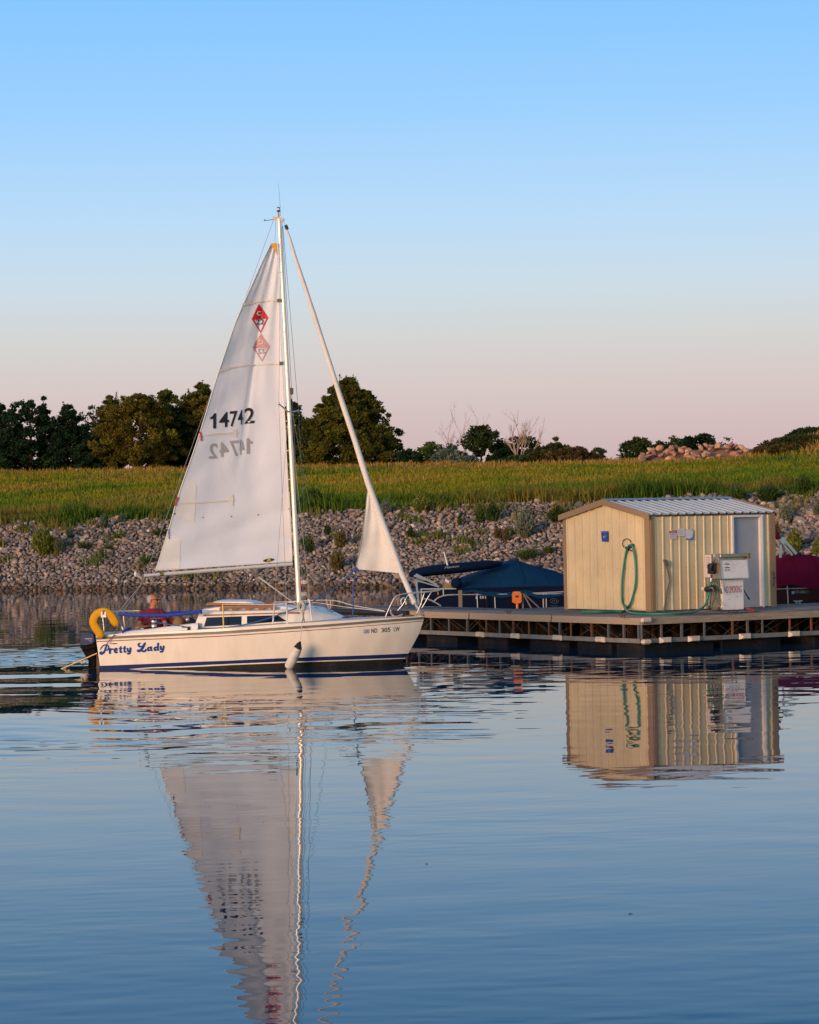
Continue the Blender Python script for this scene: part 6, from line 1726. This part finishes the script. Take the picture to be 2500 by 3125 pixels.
# side gear: notice, nozzle and boot, hose tail, filter
gx = -.115
sy = lambda px, py, o=0.0: PF.x(px, py, gx - o)
mb = MB(); mb.prism([sy(2153, 1762), sy(2172, 1762), sy(2172, 1693), sy(2152, 1693)], (-.004, 0, 0)); nt_ = mb.build('notice_card', mat('card_pink', (.58, .48, .46), .7), pump)
mb = MB()
for k in range(7): mb.prism([sy(2155.5, 1702 + 5 * k, .006), sy(2168 - (k % 3), 1702 + 5 * k, .006), sy(2168 - (k % 3), 1700.8 + 5 * k, .006), sy(2155.5, 1700.8 + 5 * k, .006)], (-.001, 0, 0))
mb.build('print', dkp, nt_)
mb = MB(); mb.prism([sy(2178, 1699), sy(2184, 1699), sy(2184, 1692), sy(2178, 1692)], (-.004, 0, 0)); text_mb(mb, '1', quad_place(sy(2180, 1698, .007), sy(2182, 1698, .007), sy(2182, 1693, .007), sy(2180, 1693, .007)), mi=1); mb.build('number_plate', [paper, dkp], pump)
mb = MB(); mb.prism([sy(2166, 1724), sy(2171, 1719), sy(2186, 1718), sy(2187, 1740), sy(2184, 1751), sy(2167, 1751), sy(2167, 1738)], (-.07, 0, 0)); boot = mb.build('nozzle_boot', mat('black_plastic', (.014, .012, .012), .4), pump)
mb = MB(); mb.tube(lerp_path([sy(2170, 1742, .10), sy(2172, 1728, .11), sy(2178, 1716, .10), sy(2183, 1706, .08)], 4), [.035] * 5 + [.03] * 4 + [.018] * 4, 8); mb.build('nozzle', blackm, boot)
mb = MB(); mb.tube([sy(2170, 1754, .06), sy(2171, 1764, .06), sy(2171, 1768, .06)], .012, 6); mb.tube([sy(2171, 1764, .07), sy(2170, 1774, .07)], .026, 8, 1); mb.build('hose_coupling', [rust, mat('white_plastic', (.75, .73, .70), .5)], pump)
mb = MB(); mb.tube([sy(2146, 1797, .14), sy(2156, 1798, .14)], .055, 12, 1); mb.tube(lerp_path([sy(2156, 1798, .14), sy(2166, 1797, .14), sy(2176, 1793, .10), sy(2180, 1803, .08)], 3), .062, 10, 0); mb.build('water_filter', [blackm, mat('pink_canister', (.62, .46, .42), .5)], pump, smooth=True, ang=50)
mb = MB(); mb.tube(lerp_path([sy(2192, 1766, .05), sy(2194, 1785, .06), sy(2199, 1800, .05), sy(2204, 1812, .03)], 4), .022, 7); mb.tube(lerp_path([sy(2178, 1800, .08), sy(2188, 1830, .06), sy(2201, 1848, .02)], 4), .016, 7)
mb.build('spare_hose', mat('dark_green_hose', (.03, .10, .055), .5), pump, smooth=True)
mb = MB()
for pts in ([(2158, 1782), (2160, 1810), (2160, 1845), (2166, 1858)], [(2184, 1784), (2186, 1808), (2184, 1822), (2174, 1846)], [(2172, 1800), (2170, 1830), (2166, 1858)]): mb.tube(lerp_path([sy(x, y, .02) for x, y in pts], 4), .009, 5)
for x, y in ((2166, 1857), (2194, 1859)): mb.lathe([(.04, 0), (.05, .02), (.03, .05), (.02, .09)], sy(x, y + 5, .04), 8)
for x, y, r in ((2181, 1774, .045), (2179, 1788, .03)): mb.tube([sy(x, y, .0), sy(x, y, .04)], r, 10)
mb.build('pipework', mat('dull_brown_metal', (.10, .065, .035), .6, .5), pump)
mb = MB(); mb.tube([PF.x(2270, 1800, PW + .02), PF.x(2279, 1816, PW + .14), PF.x(2288, 1829, PW + .22)], [.012, .014, .02], 7); mb.build('lever', blackm, pump)
q = dkp_(2273, 1858); q2 = dkp_(2302, 1864, .04)
ex = MB(); ex.tube([q + Vector((0, .0, .02)), q2], .03, 8); exo = ex.build('pipe_wrench', mat('red_enamel', (.28, .015, .01), .4), None, smooth=True); exo.matrix_world = SH.M.copy()
tag(exo, 'red metal bar lying on the deck beside the fuel pump', 'tool')

# ------------------------------------------------------------------ orange power post on the left arm of the dock
op = D.z(1578, 1858, DZ); ol = D.M @ op
OF = Frame(ol, 0)
ped = thing('power_post', 'orange cable holder on a post with wooden braces at the dock edge', 'power post', tuple(ol), 0)
mb = MB(); oc = lambda px, py, y=0.0: OF.y(px, py, y)
mb.prism([oc(1564, 1838), oc(1563, 1814), oc(1567, 1806), oc(1576, 1805), oc(1587, 1806), oc(1592, 1813), oc(1592, 1836), oc(1588, 1841), oc(1572, 1842)], (0, .12, 0)); hd_ = mb.build('holder', mat('orange_plastic', (.72, .16, .008), .5), ped)
mb = MB(); mb.prism([oc(1572, 1817, -.004), oc(1585, 1817, -.004), oc(1584, 1821, -.004), oc(1578, 1825, -.004), oc(1573, 1822, -.004)], (0, .004, 0)); mb.build('slot', mat('dark_orange', (.10, .03, .008), .7), hd_)
mb = MB(); mb.tube([oc(1579, 1842, .04), oc(1579, 1858, .02)], .03, 8); mb.build('cable', mat('orange_plastic', (.72, .16, .008), .5), ped)
mb = MB(); mb.bar(oc(1596, 1857, .10), oc(1596, 1810, .10), .045, .04); mb.bar(oc(1598, 1812, .08), oc(1622, 1856, .0), .03, .03); mb.bar(oc(1600, 1812, .10), oc(1646, 1855, .10), .03, .03); mb.build('brace', mat('grey_timber', (.17, .14, .12), .8), ped)
pl_ = MB(); q = D.z(1406, 1850, DZ); w_ = D.M @ q
pst = MB(); pst.box((-.05, -.05, -.5), (.05, .05, OF.y(1405, 1803, q.y * 0).z * 0 + .40), bev=.01); p_o = pst.build('mooring_post', mat('grey_timber', (.17, .14, .12), .8), None); p_o.location = w_
tag(p_o, 'grey square mooring post between the dock edge and the navy boat', 'post')

# ------------------------------------------------------------------ pontoon boats behind the dock
def pontoon(name_lbl, near_px, near_py, depth, rz, L0, cloth, panel, label, marks):
    pass
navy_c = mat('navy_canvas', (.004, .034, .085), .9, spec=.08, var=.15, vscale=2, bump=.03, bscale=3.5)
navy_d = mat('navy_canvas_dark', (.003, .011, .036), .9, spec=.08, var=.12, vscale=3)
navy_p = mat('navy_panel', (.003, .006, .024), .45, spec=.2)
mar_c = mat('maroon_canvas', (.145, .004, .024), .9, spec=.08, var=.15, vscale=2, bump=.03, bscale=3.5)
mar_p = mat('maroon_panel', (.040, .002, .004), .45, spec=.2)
railm = mat('rail_aluminium', (.52, .52, .54), .4, .4)
hullm = mat('pontoon_aluminium', (.34, .35, .37), .4, .6)
def pontoon_base(P_, root, x0, x1, y0, y1, pm_, zr):
    mb = MB(); mb.box((x0, y0, .42), (x1, y1, .50)); mb.build('deck', hullm, root)
    for y in (y0 + .35, y1 - .35):
        mb = MB(); mb.tube([(x0 - .1, y, .12), (x0 + .2, y, .10), (x1 - .7, y, .10), (x1, y, .25)], [.30, .32, .32, .05], 12); mb.build('pontoon', hullm, root)
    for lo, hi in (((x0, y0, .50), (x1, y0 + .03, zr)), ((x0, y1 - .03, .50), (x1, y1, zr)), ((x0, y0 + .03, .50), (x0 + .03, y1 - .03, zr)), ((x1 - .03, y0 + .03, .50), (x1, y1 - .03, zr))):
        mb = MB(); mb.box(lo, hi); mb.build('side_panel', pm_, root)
def tent(P_, root, prof, y0, y1, zr, m_, name='cover'):
    """canvas over the seats: prof = [(x, ridge z, skirt z)]"""
    rows = []
    for x, zt, zs in prof:
        row = []
        for u in np.linspace(0, 1, 19):
            e = 1 - abs(2 * u - 1)
            z = zs + (zt - zs) * min(1, e * 1.55) ** .8
            if e < .10: z = zs + (zt - zs) * .16 * e / .1
            if u in (0, 1): z = zs - .14 + .05 * math.sin(x * 5)
            z += .012 * math.sin(x * 9 + u * 14)
            row.append((x, y0 - .05 + (y1 - y0 + .1) * u - (0.02 if u == 0 else 0), z))
        rows.append(row)
    mb = MB(); mb.grid(rows)
    for r_ in (rows[0], rows[-1]): mb.add(r_, [tuple(range(len(r_)))])
    o = mb.build(name, m_, root, smooth=True, ang=60)
    for k in range(1, len(rows) - 1, 2):
        mb = MB(); mb.tube([(p[0], p[1], p[2] + .004) for p in rows[k][1:-1]], .012, 5); mb.build('seam', m_, o)
    for k in (2, 5, 8, 11):
        if k < len(rows):
            p = rows[min(k, len(rows) - 1)][0]; mb = MB(); mb.bar((p[0], p[1] - .01, p[2] + .02), (p[0] + .03, p[1] - .02, p[2] - .30), .03, .008); mb.build('strap', mat('black_strap', (.01, .01, .012), .8), o)
    return o
# navy boat
nl = at(1268, 1850, 75.5); nrz = R(13)
NF = Frame((nl.x, nl.y, 0), nrz)
nav = thing('pontoon_boat', 'pontoon boat under a navy canvas cover moored behind the dock', 'boat', (nl.x, nl.y, 0), nrz)
n0 = lambda px, py, y=0.0: NF.y(px, py, y)
ZR = n0(1330, 1797).z
x0_, x1_ = n0(1286, 1800).x, 7.2
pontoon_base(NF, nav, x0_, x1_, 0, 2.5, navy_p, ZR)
zlow = n0(1500, 1812).z
pk1, pk2 = n0(1573, 1708, 1.0), n0(1648, 1728, .9)
prof = []
for px, pyt in ((1382, 1780), (1410, 1768), (1450, 1755), (1500, 1736), (1540, 1719), (1573, 1710), (1610, 1722), (1648, 1731), (1690, 1742), (1716, 1753), (1760, 1760)):
    q = n0(px, pyt, 1.0); prof.append((q.x, q.z, n0(px, 1795 + (px - 1382) * .10 if px < 1480 else 1806, -.05).z))
prof.append((x1_ - .2, ZR + .25, ZR))
tent(NF, nav, prof, 0, 2.5, ZR, navy_c)
mb = MB()
for q in (pk1, pk2): mb.lathe([(.10, -.03), (.11, 0), (.08, .045)], (q.x, q.y, q.z), 10)
mb.build('vent_cap', blackm, nav)
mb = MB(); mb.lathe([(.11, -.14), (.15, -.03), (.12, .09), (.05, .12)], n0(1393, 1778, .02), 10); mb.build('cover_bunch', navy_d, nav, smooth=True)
# folded bimini in its boot, lying on angled tubes
mb = MB(); pts = [(1258, 1762, .045), (1262, 1752, .12), (1300, 1744, .15), (1360, 1737, .155), (1430, 1730, .15), (1490, 1723, .13), (1530, 1720, .06)]
mb.tube(lerp_path([n0(px, py, .5) for px, py, r in pts], 4), list(np.interp(np.linspace(0, 6, 25), range(7), [r for *_, r in pts])), 12, flat=(1, 2.2, .9)); boot_ = mb.build('bimini_boot', navy_d, nav, smooth=True)
mb = MB(); text_mb(mb, 'Manitou', lambda u, v: n0(1357 + 45 * u, 1736 - 6 * u - 6.5 * v, .13), shear=.35); mb.build('boot_lettering', mat('pale_script', (.34, .38, .44), .5), boot_)
for (a, b_, r) in (((1270, 1753), (1334, 1785), .030), ((1264, 1757), (1325, 1777), .026), ((1273, 1772), (1340, 1791), .020), ((1270, 1770), (1278, 1845), .026)):
    for y in (.0, 2.4):
        mb = MB(); mb.bar(n0(*a, .02 + y), n0(*b_, .02 + y), r * 1.7, r * 1.7); mb.build('bimini_strut', mat('blue_grey_tube', (.42, .48, .56), .35, .5), nav)
mb = MB(); mb.tube([n0(1367, 1728, .3), n0(1355, 1684, .3)], [.022, .018], 7); mb.build('light_pole', mat('white_pole', (.72, .71, .70), .4), nav)
mb = MB()
def rail(a, b_, r=.016): mb.tube([n0(*a, -.012), n0(*b_, -.012)], r, 6)
mb.bar(n0(1284, 1798, -.01), n0(1392, 1796, -.01), .04, .035)
for a, b_ in (((1286, 1798), (1287, 1846)), ((1353, 1797), (1354, 1818)), ((1456, 1804), (1458, 1856)), ((1510, 1815), (1512, 1858)), ((1380, 1815), (1720, 1812)), ((1596, 1812), (1720, 1806)), ((1658, 1808), (1659, 1858)), ((1667, 1808), (1668, 1858))): rail(a, b_)
mb.tube(lerp_path([n0(1322, 1838, -.012), n0(1338, 1824, -.012), n0(1360, 1817, -.012), n0(1385, 1815, -.012)], 5), .02, 6); mb.tube(lerp_path([n0(1290, 1827, -.012), n0(1310, 1830, -.012), n0(1328, 1838, -.012), n0(1346, 1849, -.012)], 5), .02, 6)
mb.build('rail', railm, nav)
mb = MB(); mb.box(n0(1336, 1816, -.03), n0(1338, 1806, -.004)); mb.build('side_light', mat('amber_lens', (.55, .20, .06), .3), nav)
mb = MB()
for x, t_ in ((1465, 'ND'), (1472, '150'), (1480, 'LB')): mb.add([n0(x, 1827, -.008), n0(x + 4.4, 1827, -.008), n0(x + 4.4, 1818.5, -.008), n0(x, 1818.5, -.008)], [(0, 1, 2, 3)])
mb.add([n0(1452, 1828, -.008), n0(1455, 1828, -.008), n0(1455, 1820, -.008), n0(1452, 1820, -.008)], [(0, 1, 2, 3)])
mb.build('registration_tag', mat('tag_white', (.42, .42, .48), .6), nav)
mb = MB(); mb.tube([n0(1692 + 13 * math.cos(w_), 1834 + 8 * math.sin(w_), -.012) for w_ in np.linspace(-.5, 5.2, 20)], .008, 5)
text_mb(mb, 'm', lambda u, v: n0(1684 + 17 * u, 1839 - 9 * v, -.014), shear=.3); mb.tube(lerp_path([n0(1678, 1848, -.012), n0(1690, 1850, -.012), n0(1702, 1848, -.012)], 4), .008, 5)
mb.build('maker_emblem', mat('emblem_grey', (.12, .13, .17), .4, .5), nav)
mb = MB(); q = n0(1372, 1785, .6); mb.lathe([(.17, -.10), (.19, -.02), (.19, .06), (.12, .10)], q, 14); mb.build('seat_cushion', mat('tan_vinyl', (.38, .26, .13), .6), nav, smooth=True, ang=50)
mb = MB(); q = n0(1372, 1773, .2); mb.prism([n0(1360, 1776, .1), n0(1370, 1780, .1), n0(1372, 1773, .1), n0(1361, 1767, .1)], (0, .05, 0)); mb.build('cover_label', mat('white_plastic', (.75, .73, .70), .5), nav)
mb = MB(); mb.lathe([(.15, -.16), (.22, -.05), (.20, .06), (.08, .14)], n0(1302, 1790, .5), 10); mb.lathe([(.10, -.1), (.13, 0), (.05, .1)], n0(1288, 1784, .9), 8); mb.build('motor_hood', navy_d, nav, smooth=True)
mb = MB()
for x in (1228, 1262): mb.tube(lerp_path([n0(x - 2, 1845, .7), n0(x - 3, 1832, .7), n0(x + 4, 1825, .7), n0(x + 10, 1832, .7), n0(x + 12, 1845, .7)], 4), .028, 7)
for k in range(3): mb.bar(n0(1238, 1830 + 5 * k, .8), n0(1264, 1830 + 5 * k, .8), .04, .03)
mb.build('swim_ladder', railm, nav)
# maroon boat
rl_ = at(2372, 1850, 75.0); rrz = R(13)
RF = Frame((rl_.x - 2.4, rl_.y - 2.4 * math.tan(rrz), 0), rrz)
mar = thing('pontoon_boat', 'pontoon boat under a maroon canvas cover moored right of the shed', 'boat', (rl_.x - 2.4, rl_.y - 2.4 * math.tan(rrz), 0), rrz)
m0_ = lambda px, py, y=0.0: RF.y(px, py, y)
ZR2 = m0_(2440, 1790).z
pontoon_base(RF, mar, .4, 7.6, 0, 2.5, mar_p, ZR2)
prof = []
for px, pyt in ((2180, 1715), (2300, 1709), (2368, 1702), (2400, 1697), (2438, 1690), (2470, 1695), (2500, 1700), (2540, 1712), (2600, 1730)):
    q = m0_(px, pyt, 1.0); prof.append((q.x, q.z, m0_(px, 1776, -.05).z))
tent(RF, mar, prof, 0, 2.5, ZR2, mar_c)
mb = MB(); q = m0_(2438, 1689, 1.0); mb.lathe([(.07, -.03), (.08, 0), (.06, .035)], q, 10); mb.build('vent_cap', blackm, mar)
mb = MB(); mb.tube([m0_(2376, 1644, .5), m0_(2360, 1620, .5), m0_(2340, 1590, .5)], [.05, .10, .12], 12, flat=(1, 2, 1)); mb.build('bimini_boot', mat('red_canvas', (.20, .006, .012), .8), mar, smooth=True)
for a, b_, r in (((2386, 1641), (2430, 1690), .05), ((2380, 1646), (2393, 1660), .05), ((2396, 1668), (2418, 1694), .035), ((2384, 1662), (2382, 1702), .035)):
    mb = MB(); mb.bar(m0_(*a, .4), m0_(*b_, .4), r * 1.4, r * 1.4); mb.build('bimini_strut', mat('blue_grey_tube', (.42, .48, .56), .35, .5), mar)
mb = MB()
for a, b_ in (((2340, 1798.5), (2560, 1792)), ((2403, 1786), (2406, 1842))): mb.tube([m0_(*a, -.014), m0_(*b_, -.014)], .016, 6)
mb.build('rail', railm, mar)
mb = MB()
for t_, xa, xb in (('ND', 2425, 2439), ('680', 2441, 2457), ('LY', 2459, 2469)): text_mb(mb, t_, lambda u, v: m0_(xa + (xb - xa) * u, 1811 - .4 * u - 8.5 * v, -.008))
mb.build('registration', mat('grey_lettering', (.30, .27, .28), .5), mar)
mb = MB(); mb.prism([m0_(2416, 1813, -.004), m0_(2424, 1812, -.004), m0_(2424, 1804, -.004), m0_(2416, 1805, -.004)], (0, -.004, 0)); text_mb(mb, '23', lambda u, v: m0_(2418 + 4 * u, 1810.5 - 4 * v, -.012), mi=1); mb.build('decal', [mat('decal_pale', (.35, .45, .75), .5), mat('decal_blue', (.05, .05, .30), .5)], mar)
# bits of flotsam on the calm water
for (px, py, L_), lab in (((1303, 2637, .013), 'dark fleck of debris floating on the calm water right of the jib reflection'), ((1925, 2790, .018), 'thin dark twig floating on the calm water at lower right')):
    q = onz(px, py, .0); mb = MB()
    mb.tube([(-L_, 0, .002), (0, .006, .006), (L_ * .8, -.004, .004)], [.0015, .003, .0015], 6)
    o = mb.build('flotsam', mat('wet_twig', (.03, .02, .012), .5), None); o.location = q; tag(o, lab, 'debris')
